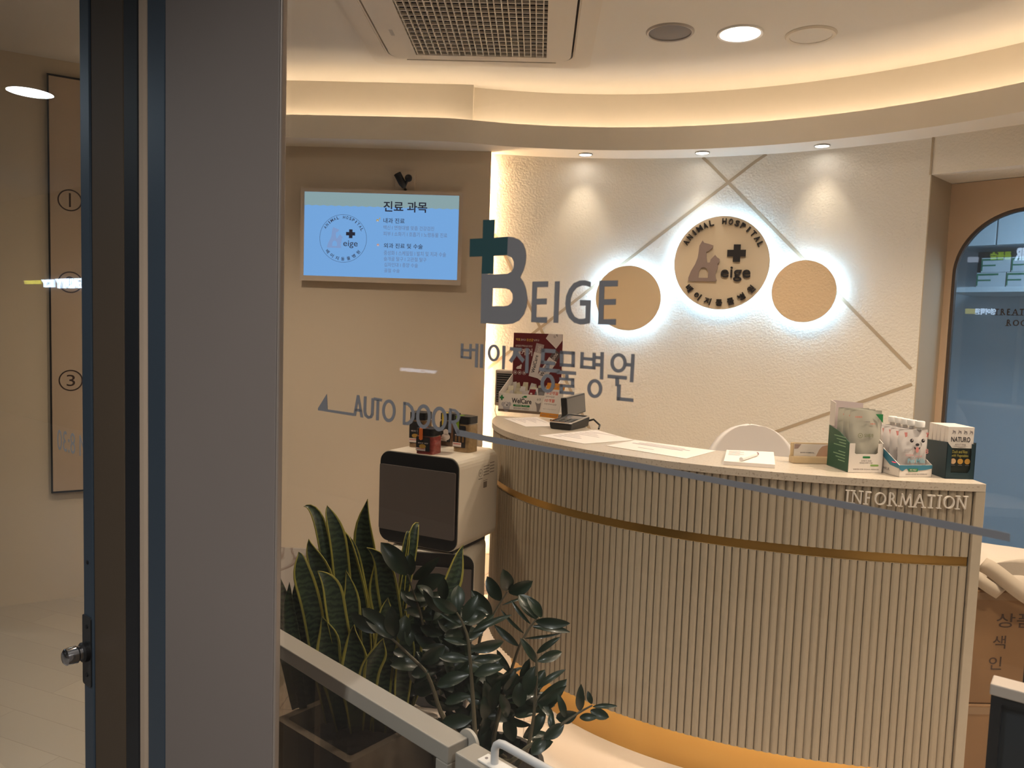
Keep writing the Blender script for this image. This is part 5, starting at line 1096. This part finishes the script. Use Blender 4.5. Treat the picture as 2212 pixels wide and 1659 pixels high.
def sxy(x, y):
    q = onp(x, y, G0, GN); d = ray(x, y); r = d-GN*(2*d.dot(GN)); t = (3.19-0)/r.dot(GN); w = q+r*t-WF.o; return (w.dot(WF.r), w.z)
def neon(label, txt, x0, y0, x1, y1, m_, bold=.03):
    a = sxy(x0, y0); c = sxy(x1, y1); X0, X1 = sorted((a[0], c[0])); Z0, Z1 = sorted((a[1], c[1]))
    tag(MB().text(txt, WF, X0, Z0, X1, Z1, 0, .02, bold=bold).build('shop_sign', m_), label, 'sign')
nb = emis('neon_blue', (.55,.75,1,1), 7.0); ny = emis('neon_yellow', (.80,.75,.10,1), 1.6); ng = emis('neon_green', (.40,.65,.05,1), 3.0)
neon('blue white lit shop sign across the corridor far left', 'BEAUTY', 116, 602, 186, 622, nb)
neon('small blue white lit sign across the corridor', 'KY', 86, 604, 110, 620, nb)
neon('small yellow lit sign across the corridor', 'BEAUTY', 48, 606, 82, 613, ny, .01)
neon('white lit hair shop sign across the corridor', 'HAIR', 2194, 536, 2242, 561, nb)
neon('green lit shop sign across the corridor', '폼폼솔', 2140, 545, 2184, 560, ng)
a = sxy(2092, 556); c = sxy(2113, 566); tag(MB().box((min(a[0],c[0]),min(a[1],c[1]),0),(max(a[0],c[0]),max(a[1],c[1]),.03), M=lambda x,y,z: WF(x,y,z)).build('light_box', emis('box_white', (.7,.8,1,1), 2.2)), 'small white light box across the corridor', 'sign')
a = sxy(2087, 667); c = sxy(2107, 678); tag(MB().box((min(a[0],c[0]),min(a[1],c[1]),0),(max(a[0],c[0]),max(a[1],c[1]),.03), M=lambda x,y,z: WF(x,y,z)).build('light_box', emis('box_yellow', (.75,.70,.15,1), 2.5)), 'small yellow light box across the corridor', 'sign')
neon('white lit hangul shop sign across the corridor', '영어학원', 2108, 666, 2150, 680, nb, .01)
neon('faint white sign low on the corridor wall', 'WOMEN', 868, 794, 942, 808, emis('neon_white', (.8,.85,1,1), 3.0), .01)

# ------------------------------------------------------------------ camera, world, view
cd = bpy.data.cameras.new('camera'); co = bpy.data.objects.new('camera', cd); COL.objects.link(co)
co.matrix_world = Matrix(((RT.x,UP.x,-FW.x,CAM.x),(RT.y,UP.y,-FW.y,CAM.y),(RT.z,UP.z,-FW.z,CAM.z),(0,0,0,1)))
cd.sensor_width = 36; cd.lens = 36*F/W; cd.clip_start = .02
cd.dof.use_dof = True; cd.dof.focus_distance = 2.6; cd.dof.aperture_fstop = 12
sc = bpy.context.scene; sc.camera = co
wd_ = bpy.data.worlds.new('world'); sc.world = wd_; wd_.use_nodes = True; wd_.node_tree.nodes['Background'].inputs[0].default_value = (.5,.55,.6,1); wd_.node_tree.nodes['Background'].inputs[1].default_value = .01
sc.view_settings.view_transform = 'Standard'; sc.view_settings.look = 'None'; sc.view_settings.gamma = 1; sc.view_settings.use_curve_mapping = False; sc.view_settings.exposure = .65
sc.cycles.max_bounces = 6; sc.cycles.diffuse_bounces = 4; sc.cycles.glossy_bounces = 3; sc.cycles.adaptive_threshold = .025; sc.cycles.transparent_max_bounces = 12; sc.cycles.sample_clamp_indirect = 6; sc.cycles.caustics_reflective = False; sc.cycles.caustics_refractive = False
